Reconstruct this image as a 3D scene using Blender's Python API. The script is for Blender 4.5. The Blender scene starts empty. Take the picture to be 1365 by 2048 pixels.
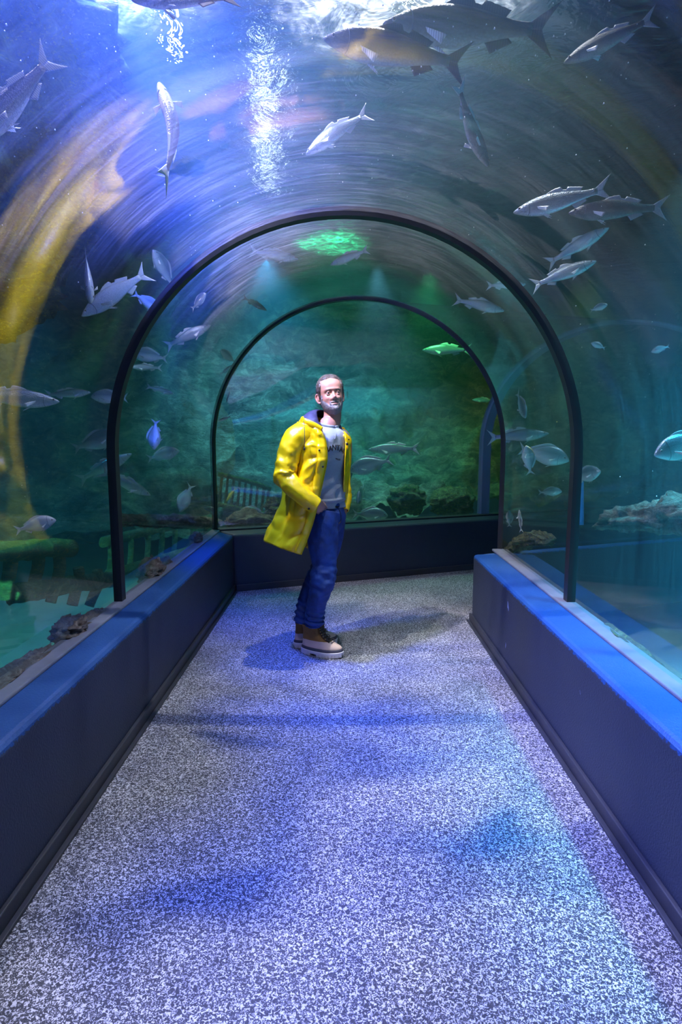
import bpy, bmesh, math, random
from mathutils import Vector, Matrix, noise
from math import sin, cos, pi, radians, atan2, sqrt, exp
S = bpy.context.scene
C = S.collection
random.seed(7)

# ------------------------------------------------------------------ camera
F = 1200.0
CAMH = 1.43
TH = math.atan((1024-865)/F)
cam_d = bpy.data.cameras.new('camera'); cam = bpy.data.objects.new('camera', cam_d); C.objects.link(cam)
cam_d.sensor_fit = 'VERTICAL'; cam_d.sensor_height = 36.0; cam_d.lens = 36.0*F/2048
cam_d.clip_start = 0.02
YAW = math.atan(6.5/F)
cam.location = (0, 0, CAMH)
cam.rotation_euler = (pi/2-TH, 0, YAW)
S.camera = cam
CM = cam.rotation_euler.to_matrix()

# ------------------------------------------------------------------ view
S.view_settings.view_transform = 'Standard'
S.view_settings.look = 'None'
S.view_settings.gamma = 1.0
S.view_settings.use_curve_mapping = False
S.view_settings.exposure = 0.2
S.cycles.transparent_max_bounces = 18
S.cycles.max_bounces = 8
S.cycles.volume_bounces = 0
S.cycles.sample_clamp_indirect = 6.0

# ------------------------------------------------------------------ world
W = bpy.data.worlds.new('world'); S.world = W; W.use_nodes = True
W.node_tree.nodes['Background'].inputs[0].default_value = (0.05, 0.12, 0.22, 1)
W.node_tree.nodes['Background'].inputs[1].default_value = 0.06

# ------------------------------------------------------------------ lights
def light(name, kind, loc, power, col, target=None, size=0.2, spot=60, blend=0.5):
    l = bpy.data.lights.new(name, kind); o = bpy.data.objects.new(name, l); C.objects.link(o)
    l.energy = power; l.color = col; o.location = loc
    if kind == 'SPOT':
        l.spot_size = radians(spot); l.spot_blend = blend; l.shadow_soft_size = size
    elif kind == 'AREA':
        l.shape = 'DISK'; l.size = size
    else:
        l.shadow_soft_size = size
    if target is not None:
        o.rotation_euler = (Vector(target)-Vector(loc)).to_track_quat('-Z', 'Y').to_euler()
    return o
def rippled(o, scale, amt):
    """the lamp shines through moving water: its beam is mottled"""
    l = o.data; l.use_nodes = True; nt = l.node_tree; em = nt.nodes['Emission']
    tc = nt.nodes.new('ShaderNodeTexCoord'); nz = nt.nodes.new('ShaderNodeTexNoise')
    nz.inputs['Scale'].default_value = scale; nz.inputs['Detail'].default_value = 3; nz.inputs['Distortion'].default_value = 1.2
    mr = nt.nodes.new('ShaderNodeMapRange'); mr.inputs[1].default_value = .35; mr.inputs[2].default_value = .65
    mr.inputs[3].default_value = 1-amt*.6; mr.inputs[4].default_value = 1+amt*.6
    nt.links.new(tc.outputs['Normal'], nz.inputs['Vector']); nt.links.new(nz.outputs[0], mr.inputs[0]); nt.links.new(mr.outputs[0], em.inputs['Strength'])
    return o
#LIGHTS
# key lamp over the tank, up on the left: blue white; the others are coloured tank lamps and added fills
rippled(light('key_lamp', 'SPOT', (-1.75, 2.65, 4.9), 4300, (1.0, 0.84, 0.98), (-0.2, 3.2, 0.3), 0.05, 60, 0.7), 9, .5)
light('coat_fill', 'SPOT', (-1.45, 2.45, 4.7), 3000, (1.0, 0.93, 0.84), (-0.25, 3.75, 0.95), 0.04, 25, 0.5)  # added fill, brightens the man and his coat
light('blue_lamp', 'SPOT', (-1.3, 3.1, 4.45), 13000, (0.06, 0.12, 1.0), (-1.45, 2.4, 2.0), 0.15, 96, 0.9)
rippled(light('white_lamp', 'SPOT', (0.3, 3.46, 5.2), 2300, (1.0, 0.92, 0.98), (0.15, 2.5, 0.0), 0.03, 54, 0.8), 14, .7)
light('cyan_lamp', 'SPOT', (2.4, 2.4, 4.4), 20000, (0.03, 0.44, 0.66), (2.55, 2.2, 1.0), 0.2, 60, 0.9)
rippled(light('near_lamp', 'SPOT', (-0.5, 0.9, 5.0), 950, (0.72, 0.66, 1.0), (0.0, 1.6, 0.0), 0.10, 64, 0.8), 10, .9)
light('green_lamp', 'SPOT', (-0.15, 7.3, 4.25), 620, (0.03, 1.0, 0.35), (-0.15, 7.4, 0.6), 0.05, 74, 0.5)
light('teal_lamp', 'SPOT', (-3.0, 5.0, 3.4), 260, (0.04, 0.50, 0.85), (-3.5, 5.0, 0.0), 0.2, 96, 0.7)
light('rail_fill', 'SPOT', (-1.95, 1.7, 1.55), 260, (0.14, 1.0, 0.50), (-2.0, 3.4, 0.5), 0.04, 44, 0.6)  # added fill, lights the railing from the front
light('sand_fill', 'SPOT', (-2.2, 1.9, 3.1), 160, (0.25, 1.0, 0.85), (-1.7, 1.95, 0.0), 0.1, 26, 0.5)  # added fill for the near sand
light('sill_fill', 'SPOT', (-1.75, 2.3, 3.3), 190, (1.0, 0.92, 1.0), (-1.4, 3.2, 1.1), 0.04, 80, 0.7)  # added fill for the sill stones and the pale bass
light('growth_fill', 'SPOT', (-1.3, 1.7, 3.2), 60, (0.6, 1.0, 0.45), (-2.0, 3.2, 3.0), 0.08, 60, 0.7)  # added fill, puts yellow green light on the overhang
light('yellow_fill', 'SPOT', (1.60, 4.35, 1.9), 40, (1.0, 0.80, 0.10), (1.33, 4.28, 0.6), 0.05, 40, 0.6)  # added fill, turns the curved rock yellow
light('log_fill', 'SPOT', (-1.5, 6.2, 1.9), 45, (0.95, 1.0, 0.85), (-1.05, 5.95, 0.5), 0.05, 60, 0.6)  # added fill for the crusted log
light('back_lamp', 'SPOT', (-0.9, 7.2, 3.4), 640, (0.14, 0.55, 0.80), (-1.0, 9.3, 0.9), 0.1, 105, 0.8)
light('moss_lamp', 'SPOT', (1.0, 7.4, 3.3), 170, (0.15, 1.0, 0.25), (1.2, 8.6, 0.2), 0.1, 90, 0.8)
light('amber_lamp', 'SPOT', (3.2, 8.2, 3.4), 80, (0.75, 0.62, 0.03), (3.2, 9.6, 0.9), 0.2, 110, 0.7)
light('fish_fill', 'SPOT', (0.35, 6.7, 3.2), 150, (0.70, 0.88, 1.0), (0.5, 7.0, 1.0), 0.05, 66, 0.7)  # added fill for the fish behind the man
light('side_fish_fill', 'SPOT', (2.5, 4.2, 3.5), 150, (0.60, 0.85, 1.0), (1.95, 4.4, 0.9), 0.05, 56, 0.7)  # added fill for the fish on the right
light('side_fish_fill', 'SPOT', (-2.1, 4.0, 3.3), 150, (0.60, 0.82, 1.0), (-1.7, 4.4, 1.1), 0.05, 76, 0.7)  # added fill for the fish on the left
light('slab_fill', 'POINT', (0.6, 4.6, 4.9), 4, (0.8, 0.9, 1.0), None, 0.1)  # added light for the pale slab overhead

# ------------------------------------------------------------------ helpers
def photo_ray(x, y):
    return (CM @ Vector(((x-682.5)/F, (1024-y)/F, -1))).normalized()
def at_Y(x, y, Y):
    d = photo_ray(x, y); return Vector((0, 0, CAMH)) + d*(Y/d.y)

def props(o, label=None, cat=None, group=None, kind=None):
    if label: o['label'] = label
    if cat: o['category'] = cat
    if group: o['group'] = group
    if kind: o['kind'] = kind
    return o

def mesh_obj(name, verts, faces, mat, parent=None, smooth=True, subsurf=0, loc=None, solid=0, uvs=None):
    me = bpy.data.meshes.new(name)
    me.from_pydata([tuple(v) for v in verts], [], faces)
    me.validate(); me.update()
    if smooth:
        me.polygons.foreach_set('use_smooth', [True]*len(me.polygons))
    if uvs is not None:
        uvl = me.uv_layers.new(name='UVMap')
        for lp in me.loops:
            uvl.data[lp.index].uv = uvs[lp.vertex_index]
    o = bpy.data.objects.new(name, me); C.objects.link(o)
    if mat:
        for m in (mat if isinstance(mat, (list, tuple)) else [mat]): me.materials.append(m)
    if parent: o.parent = parent
    if loc is not None: o.location = loc
    if solid:
        md = o.modifiers.new('solid', 'SOLIDIFY'); md.thickness = solid; md.offset = 0
    if subsurf:
        md = o.modifiers.new('sub', 'SUBSURF'); md.levels = subsurf; md.render_levels = subsurf
    return o

def empty(name, loc=(0, 0, 0)):
    o = bpy.data.objects.new(name, None); C.objects.link(o); o.location = loc
    o.empty_display_size = 0.1
    return o

def loft(rings, closed=True, cap0=False, cap1=False):
    """rings: list of lists of points with equal count -> verts, faces"""
    n = len(rings[0]); V = [p for r in rings for p in r]; Fc = []
    for i in range(len(rings)-1):
        for j in range(n if closed else n-1):
            a = i*n+j; b = i*n+(j+1) % n
            Fc.append((a, b, b+n, a+n))
    if cap0: Fc.append(tuple(range(n))[::-1])
    if cap1: Fc.append(tuple(range((len(rings)-1)*n, len(rings)*n)))
    return V, Fc

# ------------------------------------------------------------------ materials
class NT:
    def __init__(s, name):
        s.m = bpy.data.materials.new(name); s.m.use_nodes = True
        s.t = s.m.node_tree; s.t.nodes.clear()
        s.out = s.t.nodes.new('ShaderNodeOutputMaterial')
    def n(s, typ, **kw):
        nd = s.t.nodes.new(typ)
        for k, v in kw.items():
            if k.startswith('i_'):
                key = k[2:]
                key = int(key) if key.isdigit() else key.replace('_', ' ')
                nd.inputs[key].default_value = v
            else: setattr(nd, k, v)
        return nd
    def l(s, a, b): s.t.links.new(a, b)
    def math(s, op, a, b=None, c=None):
        nd = s.t.nodes.new('ShaderNodeMath'); nd.operation = op
        for i, v in enumerate((a, b, c)):
            if v is None: continue
            if isinstance(v, (int, float)): nd.inputs[i].default_value = v
            else: s.l(v, nd.inputs[i])
        return nd.outputs[0]
    def ramp(s, fac, stops):
        nd = s.t.nodes.new('ShaderNodeValToRGB'); el = nd.color_ramp.elements
        el[0].position = stops[0][0]; el[0].color = (*stops[0][1], 1)
        el[1].position = stops[1][0]; el[1].color = (*stops[1][1], 1)
        for p, c in stops[2:]:
            e = el.new(p); e.color = (*c, 1)
        s.l(fac, nd.inputs[0]); return nd.outputs[0]
    def noise(s, vec, scale, detail=4, rough=0.55, dist=0.0):
        nd = s.n('ShaderNodeTexNoise'); nd.inputs['Scale'].default_value = scale
        nd.inputs['Detail'].default_value = detail; nd.inputs['Roughness'].default_value = rough
        nd.inputs['Distortion'].default_value = dist
        if vec is not None: s.l(vec, nd.inputs['Vector'])
        return nd.outputs[0]
    def coord(s, which='Object'):
        return s.n('ShaderNodeTexCoord').outputs[which]
    def mapping(s, vec, scale=(1, 1, 1), loc=(0, 0, 0), rot=(0, 0, 0)):
        nd = s.n('ShaderNodeMapping'); nd.inputs['Scale'].default_value = scale
        nd.inputs['Location'].default_value = loc; nd.inputs['Rotation'].default_value = rot
        s.l(vec, nd.inputs['Vector']); return nd.outputs[0]
    def mix(s, fac, a, b):
        nd = s.t.nodes.new('ShaderNodeMix'); nd.data_type = 'RGBA'
        for v, i in ((fac, 0), (a, 6), (b, 7)):
            if isinstance(v, (int, float)): nd.inputs[i].default_value = v
            elif isinstance(v, tuple): nd.inputs[i].default_value = (*v, 1)
            else: s.l(v, nd.inputs[i])
        return nd.outputs[2]
    def bump(s, h, strength=0.3, dist=0.01):
        nd = s.n('ShaderNodeBump'); nd.inputs['Strength'].default_value = strength
        nd.inputs['Distance'].default_value = dist; s.l(h, nd.inputs['Height']); return nd.outputs[0]
    def pbr(s, col, rough=0.6, metal=0.0, normal=None, **kw):
        p = s.n('ShaderNodeBsdfPrincipled')
        if isinstance(col, tuple): p.inputs['Base Color'].default_value = (*col, 1)
        else: s.l(col, p.inputs['Base Color'])
        if isinstance(rough, (int, float)): p.inputs['Roughness'].default_value = rough
        else: s.l(rough, p.inputs['Roughness'])
        if isinstance(metal, (int, float)): p.inputs['Metallic'].default_value = metal
        else: s.l(metal, p.inputs['Metallic'])
        if normal is not None: s.l(normal, p.inputs['Normal'])
        for k, v in kw.items(): p.inputs[k.replace('_', ' ')].default_value = v
        s.l(p.outputs[0], s.out.inputs['Surface'])
        return p

def mat_plain(name, col, rough=0.6, metal=0.0, nscale=0, namt=0.15, bump=0.0, bscale=80, **kw):
    t = NT(name); c = col; nrm = None
    if nscale:
        nz = t.noise(t.coord(), nscale, 5)
        c = t.mix(nz, tuple(x*(1-namt) for x in col), tuple(min(1, x*(1+namt)) for x in col))
    if bump: nrm = t.bump(t.noise(t.coord(), bscale, 3), bump, 0.005)
    t.pbr(c, rough, metal, nrm, **kw); return t.m

def mat_floor():
    t = NT('speckled_floor'); co = t.coord()
    n1 = t.noise(co, 125, 2, 0.5, 1.4)
    big = t.noise(co, 2.2, 4, 0.6)
    col = t.ramp(n1, [(0.45, (0.014, 0.016, 0.024)), (0.585, (0.56, 0.56, 0.60)), (0.525, (0.10, 0.105, 0.125))])
    n2 = t.noise(co, 420, 2, 0.5)
    col = t.mix(t.math('MULTIPLY', t.math('GREATER_THAN', n2, 0.6), 0.5), col, (0.07, 0.07, 0.09))
    dirt = t.ramp(big, [(0.35, (0.72, 0.72, 0.72)), (0.65, (1, 1, 1))])
    mm = t.n('ShaderNodeMix', data_type='RGBA', blend_type='MULTIPLY'); mm.inputs[0].default_value = 1.0
    t.l(col, mm.inputs[6]); t.l(dirt, mm.inputs[7])
    t.pbr(mm.outputs[2], 0.7, 0, t.bump(n1, 0.5, 0.003)); return t.m

ZL = 0.52
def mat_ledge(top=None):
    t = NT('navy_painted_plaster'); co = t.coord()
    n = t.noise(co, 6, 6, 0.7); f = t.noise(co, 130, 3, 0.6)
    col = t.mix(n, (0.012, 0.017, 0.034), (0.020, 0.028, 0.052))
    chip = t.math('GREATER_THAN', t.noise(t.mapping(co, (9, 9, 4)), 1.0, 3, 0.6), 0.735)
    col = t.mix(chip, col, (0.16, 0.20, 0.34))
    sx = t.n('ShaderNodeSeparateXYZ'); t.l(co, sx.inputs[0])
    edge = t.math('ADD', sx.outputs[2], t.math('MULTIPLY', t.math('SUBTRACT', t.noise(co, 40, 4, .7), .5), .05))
    if top: col = t.mix(t.math('GREATER_THAN', edge, ZL-.022), col, top)  # blue lamp light on the ledge top, put into the colour
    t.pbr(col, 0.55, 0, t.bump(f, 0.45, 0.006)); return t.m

def mat_glass():
    t = NT('acrylic_glass')
    g = t.n('ShaderNodeNewGeometry')
    uv = t.coord('UV')
    ior = t.math('ADD', t.math('MULTIPLY', g.outputs['Backfacing'], 1/2.5-2.5), 2.5)
    fr = t.n('ShaderNodeFresnel'); t.l(ior, fr.inputs['IOR'])
    wav = t.noise(t.mapping(uv, (0.9, 0.5, 1)), 1.6, 2, 0.5)
    scr = t.noise(t.mapping(uv, (34, 2.2, 1), rot=(0, 0, 0.02)), 1.0, 7, 0.68, 1.4)
    gl = t.n('ShaderNodeBsdfGlossy'); gl.inputs['Roughness'].default_value = 0.015
    fine = t.math('MULTIPLY', scr, 0.02)
    t.l(t.bump(t.math('ADD', wav, fine), 0.10, 0.02), gl.inputs['Normal'])
    tr = t.n('ShaderNodeBsdfTransparent'); tr.inputs[0].default_value = (0.93, 0.97, 0.98, 1)
    m1 = t.n('ShaderNodeMixShader'); t.l(fr.outputs[0], m1.inputs[0]); t.l(tr.outputs[0], m1.inputs[1]); t.l(gl.outputs[0], m1.inputs[2])
    # haze of fine wiping scratches that catches the lamps
    tl = t.n('ShaderNodeBsdfTranslucent'); tl.inputs[0].default_value = (0.85, 0.9, 1, 1)
    patch = t.noise(t.mapping(uv, (0.6, 0.8, 1)), 1.5, 3, 0.5)
    sf = t.math('MULTIPLY', t.math('POWER', scr, 3.0), t.math('POWER', patch, 1.5))
    sf = t.math('ADD', t.math('MULTIPLY', sf, 0.30), 0.006)
    m2 = t.n('ShaderNodeMixShader'); t.l(sf, m2.inputs[0]); t.l(m1.outputs[0], m2.inputs[1]); t.l(tl.outputs[0], m2.inputs[2])
    t.l(m2.outputs[0], t.out.inputs['Surface'])
    return t.m

def mat_rock(name='encrusted_rock', a=(0.06, 0.075, 0.06), b=(0.34, 0.36, 0.26), c=(0.30, 0.26, 0.10), sc=2.2):
    t = NT(name); co = t.coord()
    n = t.noise(t.mapping(co, (1, 1, 1.8)), sc*1.3, 9, 0.72, 0.8); n2 = t.noise(t.mapping(co, (1, 1, 2)), sc*7, 6, 0.75)
    col = t.ramp(n, [(0.36, a), (0.66, b), (0.52, tuple((x+y)/2.6 for x, y in zip(a, b)))])
    col = t.mix(t.math('MULTIPLY', t.math('GREATER_THAN', n2, 0.58), 0.6), col, c)
    t.pbr(col, 0.9, 0, t.bump(n2, 1.0, 0.10)); return t.m

M = {}
M['floor'] = mat_floor()
M['ledge'] = mat_ledge((0.003, 0.048, 0.19)); M['ledge_dark'] = mat_ledge()  # side ledges carry the blue light in their top colour
M['glass'] = mat_glass()
M['rubber'] = mat_plain('black_rubber', (0.012, 0.013, 0.016), 0.4)
M['trim'] = mat_plain('dark_skirting', (0.022, 0.024, 0.032), 0.45, nscale=8, namt=0.4)
M['channel'] = mat_plain('grey_sealant_channel', (0.13, 0.14, 0.19), 0.45, nscale=12, namt=0.3)
M['strip'] = mat_plain('grey_joint_strip', (0.20, 0.24, 0.34), 0.4)
M['rock'] = mat_rock('encrusted_rock', (0.03, 0.04, 0.035), (0.50, 0.52, 0.40), (0.10, 0.12, 0.05))
M['rock_warm'] = mat_rock('pale_pink_rock', (0.20, 0.15, 0.13), (0.75, 0.66, 0.58), (0.35, 0.22, 0.16), 9)
M['log'] = mat_rock('weathered_wood', (0.12, 0.08, 0.05), (0.62, 0.52, 0.38), (0.30, 0.17, 0.06), 7)
M['sand'] = mat_plain('pale_sand', (0.30, 0.33, 0.28), 0.95, nscale=3, namt=0.3, bump=0.5, bscale=30)
M['wreck'] = mat_rock('algae_timber', (0.12, 0.24, 0.14), (0.42, 0.60, 0.32), (0.50, 0.42, 0.12), 6)

# ------------------------------------------------------------------ tunnel geometry
R0, ZC, ZL, HWF = 1.21, 1.30, 0.52, 0.99       # glass radius, spring line, ledge height, floor half width
AX = Vector((0.934, 0.357, 0)).normalized()   # direction the tunnel takes past the bend
def mitre_y(x): return 5.09 - 0.393*x
def profile(r=R0, z0=ZL, n=48):
    """open profile, left foot -> right foot"""
    pts = []
    k = 8
    for i in range(k): pts.append((-r, z0+(ZC-z0)*i/k))
    for i in range(n+1):
        a = pi - pi*i/n; pts.append((r*cos(a), ZC+r*sin(a)))
    for i in range(k-1, -1, -1): pts.append((r, z0+(ZC-z0)*i/k))
    return pts
def sect(pts, Y=None, past=None):
    if past is not None:
        return [Vector((x, mitre_y(x), z))+AX*past for x, z in pts]
    return [Vector((x, Y if Y is not None else mitre_y(x), z)) for x, z in pts]

def inside_tunnel(P):
    x, y, z = P
    if y > mitre_y(x):
        # slide back along AX onto the mitre plane
        k = (y-mitre_y(x))/(AX.y+0.393*AX.x); x -= AX.x*k
    if z < ZC: return abs(x) < R0
    return x*x+(z-ZC)**2 < R0*R0

RINGY = 3.14
def glass_panel(name, secs):
    pts = profile(); rings = []; uvs = []
    for s_, u in secs:
        rings.append(s_)
        acc = 0
        for i, p in enumerate(s_):
            if i: acc += (Vector(pts[i])-Vector(pts[i-1])).length if True else 0
            uvs.append((u, acc))
    V, Fc = loft(rings, closed=False)
    o = mesh_obj(name, V, Fc, M['glass'], uvs=uvs)
    return props(o, kind='structure')
P0 = profile()
glass_panel('window_1', [(sect(P0, -4+7.14*i/24), 7.14*i/24) for i in range(25)])
def blend_sec(pts, t):  # from the first ring to the mitre
    return [Vector((x, RINGY*(1-t)+mitre_y(x)*t, z)) for x, z in pts]
glass_panel('window_2', [(blend_sec(P0, i/8), 7.2+2*i/8) for i in range(9)])
R3 = 2.95
glass_panel('window_3', [(sect(P0, past=R3*i/10), 9.3+R3*i/10) for i in range(11)])
glass_panel('window_4', [(sect(P0, past=R3+3.2*i/8), 12.4+3.2*i/8) for i in range(9)])

def ring(name, secfun, w, mat, t_in=0.022, t_out=0.022):
    a, b = profile(R0-t_in), profile(R0+t_out)
    loops = []
    rows = [secfun(a, -w/2), secfun(a, w/2), secfun(b, w/2), secfun(b, -w/2)]
    rings = [[rows[k][i] for k in range(4)] for i in range(len(a))]
    V, Fc = loft(rings, closed=True, cap0=True, cap1=True)
    return props(mesh_obj(name, V, Fc, mat, smooth=False), kind='structure')
ring('trim_1', lambda p, w: sect(p, RINGY+w), 0.055, M['rubber'])
ring('trim_2', lambda p, w: [v+Vector((0.25*w, w, 0)) for v in sect(p)], 0.05, M['rubber'], 0.012)
ring('trim_3', lambda p, w: [v+AX*(R3+w) for v in sect(p)], 0.10, M['strip'], 0.02)

# floor, ledges, skirting
def prism(name, outline, z0, z1, mat, bevel=0.0, kind='structure', segs=3):
    n = len(outline)
    V = [(x, y, z0) for x, y in outline]+[(x, y, z1) for x, y in outline]
    Fc = [(i, (i+1) % n, (i+1) % n+n, i+n) for i in range(n)]+[tuple(range(n))[::-1], tuple(range(n, 2*n))]
    o = mesh_obj(name, V, Fc, mat, smooth=False)
    if bevel:
        md = o.modifiers.new('bevel', 'BEVEL'); md.width = bevel; md.segments = segs; md.limit_method = 'ANGLE'
    if kind: o['kind'] = kind
    return o
ax2 = (AX.x, AX.y)
def off(p, k): return (p[0]+ax2[0]*k, p[1]+ax2[1]*k)
cornL = (-1.0, 5.31); endR = (0.975, 4.46)
LO = (-1.27, 5.09+0.393*1.27+0.03); RO = (1.27, 4.56)
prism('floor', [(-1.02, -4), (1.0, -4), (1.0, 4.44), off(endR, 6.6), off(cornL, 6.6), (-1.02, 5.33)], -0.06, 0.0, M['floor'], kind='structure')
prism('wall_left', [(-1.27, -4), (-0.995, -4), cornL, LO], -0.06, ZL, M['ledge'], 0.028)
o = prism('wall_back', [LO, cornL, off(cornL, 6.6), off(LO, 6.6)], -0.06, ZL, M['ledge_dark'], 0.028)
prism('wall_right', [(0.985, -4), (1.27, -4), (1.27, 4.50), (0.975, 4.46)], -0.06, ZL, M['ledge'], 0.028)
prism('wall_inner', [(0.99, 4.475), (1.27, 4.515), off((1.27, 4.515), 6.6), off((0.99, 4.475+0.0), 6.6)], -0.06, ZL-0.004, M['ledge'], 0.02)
# skirting boards
prism('baseboard_left', [(-0.995, -4), (-0.977, -4), (-0.982, 5.295), cornL], 0, 0.062, M['trim'], 0.004)
prism('baseboard_back', [(-0.985, 5.297), off(cornL, 6.6), off((-0.994, 5.285), 6.6), (-0.975, 5.283)], 0, 0.06, M['trim'], 0.004)
prism('baseboard_right', [(0.985, -4), (0.967, -4), (0.957, 4.46), (0.975, 4.46)], 0, 0.062, M['trim'], 0.004)
prism('trim_4', [(-0.977, -4), (-0.957, -4), (-0.962, 5.27), (-0.982, 5.29)], 0, 0.012, M['trim'], 0.003)
prism('trim_5', [(0.967, -4), (0.947, -4), (0.937, 4.46), (0.957, 4.46)], 0, 0.012, M['trim'], 0.003)
# sealant channels at the foot of the glass
prism('trim_6', [(-1.24, -4), (-1.145, -4), (-1.15, 5.48), (-1.24, 5.54)], ZL-0.005, ZL+0.014, M['channel'], 0.008)
prism('trim_7', [(1.24, -4), (1.145, -4), (1.15, 4.60), (1.24, 4.60)], ZL-0.005, ZL+0.014, M['channel'], 0.008)
prism('trim_8', [off((-1.17, 5.50), 0), off((-1.17, 5.50), 6.6), off((-1.21, 5.60), 6.6), off((-1.21, 5.60), 0)], ZL-0.005, ZL+0.016, M['trim'], 0.006)
# end walls of the visitors' passage (behind the camera and past the bend)
pc = profile(R0+0.06, -0.06)
o = props(mesh_obj('wall_rear', *loft([sect(pc, -4.0), sect(pc, -4.1)], True, True, True), M['trim'], smooth=False), kind='structure')
o = props(mesh_obj('wall_end', *loft([sect(pc, past=6.2), sect(pc, past=6.3)], True, True, True), M['trim'], smooth=False), kind='structure')

# ------------------------------------------------------------------ tank water (one body around the passage)
ZS = 3.62
def water():
    t = NT('tank_water')
    co = t.coord()
    sc = t.n('ShaderNodeVolumeScatter'); sc.inputs['Color'].default_value = (0.30, 0.72, 1.0, 1)
    sc.inputs['Density'].default_value = 0.06; sc.inputs['Anisotropy'].default_value = 0.25
    ab = t.n('ShaderNodeVolumeAbsorption'); ab.inputs['Color'].default_value = (0.25, 0.80, 0.92, 1); ab.inputs['Density'].default_value = 0.12
    ad = t.n('ShaderNodeAddShader'); t.l(sc.outputs[0], ad.inputs[0]); t.l(ab.outputs[0], ad.inputs[1])
    t.l(ad.outputs[0], t.out.inputs['Volume'])
    pc = profile(R0+0.03, -0.07, 40)
    V, Fc = loft([sect(pc, -4.02), sect(pc), sect(pc, past=6.18)], True, True, True)
    n = len(V); x0, x1, y0, y1, z0, z1 = -7.5, 8.5, -4.6, 12.5, -0.9, ZS
    V += [Vector(p) for p in [(x0, y0, z0), (x1, y0, z0), (x1, y1, z0), (x0, y1, z0), (x0, y0, z1), (x1, y0, z1), (x1, y1, z1), (x0, y1, z1)]]
    box = [(0, 3, 2, 1), (4, 5, 6, 7), (0, 1, 5, 4), (1, 2, 6, 5), (2, 3, 7, 6), (3, 0, 4, 7)]
    me = bpy.data.meshes.new('tank_water')
    me.from_pydata([tuple(v) for v in V], [], Fc+[tuple(n+i for i in f) for f in box])
    bm = bmesh.new(); bm.from_mesh(me)
    bm.faces.ensure_lookup_table()
    cav = [f for f in bm.faces if all(v.index < n for v in f.verts)]
    bmesh.ops.recalc_face_normals(bm, faces=cav)
    bmesh.ops.recalc_face_normals(bm, faces=[f for f in bm.faces if f not in set(cav)])
    bmesh.ops.reverse_faces(bm, faces=cav)
    bm.to_mesh(me); bm.free()
    me.materials.append(t.m)
    o = bpy.data.objects.new('water', me); C.objects.link(o)
    o['kind'] = 'structure'
    t.m.cycles.homogeneous_volume = True
    return o
water()

# rippled surface of the tank, seen from below
def surface():
    t = NT('water_surface'); co = t.coord()
    n = t.noise(t.mapping(co, (1, 1, 1)), 3.2, 4, 0.55, 0.8)
    gl = t.n('ShaderNodeBsdfGlossy'); gl.inputs['Roughness'].default_value = 0.03
    nr = t.bump(n, 1.0, 0.12); t.l(nr, gl.inputs['Normal'])
    tr = t.n('ShaderNodeBsdfTransparent')
    lw = t.n('ShaderNodeLayerWeight'); lw.inputs['Blend'].default_value = 0.25; t.l(nr, lw.inputs['Normal'])
    rf = t.n('ShaderNodeBsdfRefraction'); rf.inputs['IOR'].default_value = 1.18; rf.inputs['Roughness'].default_value = 0.0; t.l(nr, rf.inputs['Normal'])
    tl = t.n('ShaderNodeBsdfTranslucent'); tl.inputs[0].default_value = (.9, .95, 1, 1); t.l(nr, tl.inputs['Normal'])
    m0 = t.n('ShaderNodeMixShader'); m0.inputs[0].default_value = 0.62; t.l(tr.outputs[0], m0.inputs[1]); t.l(rf.outputs[0], m0.inputs[2])
    foam = t.math('MULTIPLY', t.math('POWER', t.noise(t.mapping(co, (1, 1, 1)), 6, 6, 0.7, 1.4), 5), 1.6)
    m3 = t.n('ShaderNodeMixShader'); t.l(foam, m3.inputs[0]); t.l(m0.outputs[0], m3.inputs[1]); t.l(tl.outputs[0], m3.inputs[2])
    m1 = t.n('ShaderNodeMixShader'); t.l(lw.outputs['Facing'], m1.inputs[0]); t.l(m3.outputs[0], m1.inputs[1]); t.l(gl.outputs[0], m1.inputs[2])
    t.l(m1.outputs[0], t.out.inputs['Surface'])
    V = []; Fc = []; nx, ny = 80, 90
    for j in range(ny+1):
        for i in range(nx+1):
            x = -7.5+16*i/nx; y = -4.6+17.1*j/ny
            V.append((x, y, ZS-0.02+0.03*noise.noise(Vector((x*1.5, y*1.5, 3)))))
    for j in range(ny):
        for i in range(nx):
            a = j*(nx+1)+i; Fc.append((a, a+nx+1, a+nx+2, a+1))
    return props(mesh_obj('water_surface', V, Fc, t.m), kind='structure')
surface()

# ------------------------------------------------------------------ rockwork and seabed
def fbm(p, oct=5, lac=2.0, g=0.5):
    a = 1; s_ = 0; 
    for _ in range(oct):
        s_ += a*noise.noise(p); p = p*lac; a *= g
    return s_
def ridged(p, oct=5):
    a = 1; s_ = 0
    for _ in range(oct):
        s_ += a*(1-abs(noise.noise(p))*2); p = p*2.03; a *= 0.5
    return s_
def rock_sheet(name, fn, nu, nv, amp, scale, mat, seed=0, kind='structure'):
    V = []; Fc = []
    for j in range(nv+1):
        for i in range(nu+1):
            P, N = fn(i/nu, j/nv); q = P*scale+Vector((seed*7.1, seed*3.3, seed*1.7))
            q2 = Vector((q.x, q.y, q.z*1.9))
            d = amp*(0.75*ridged(q2*0.6, 5)-0.5+0.5*fbm(q2*1.7, 4))
            V.append(P+N*d)
    for j in range(nv):
        for i in range(nu):
            a = j*(nu+1)+i; Fc.append((a, a+1, a+nu+2, a+nu+1))
    return props(mesh_obj(name, V, Fc, mat), kind=kind)
def seg_wall(A, B, z0, z1, lean=0.0):
    A = Vector((*A, 0)); B = Vector((*B, 0)); d = (B-A).normalized(); N = Vector((-d.y, d.x, 0))
    def fn(u, v):
        P = A.lerp(B, u); P.z = z0+(z1-z0)*v
        return P - N*(lean*v), N
    return fn
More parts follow.
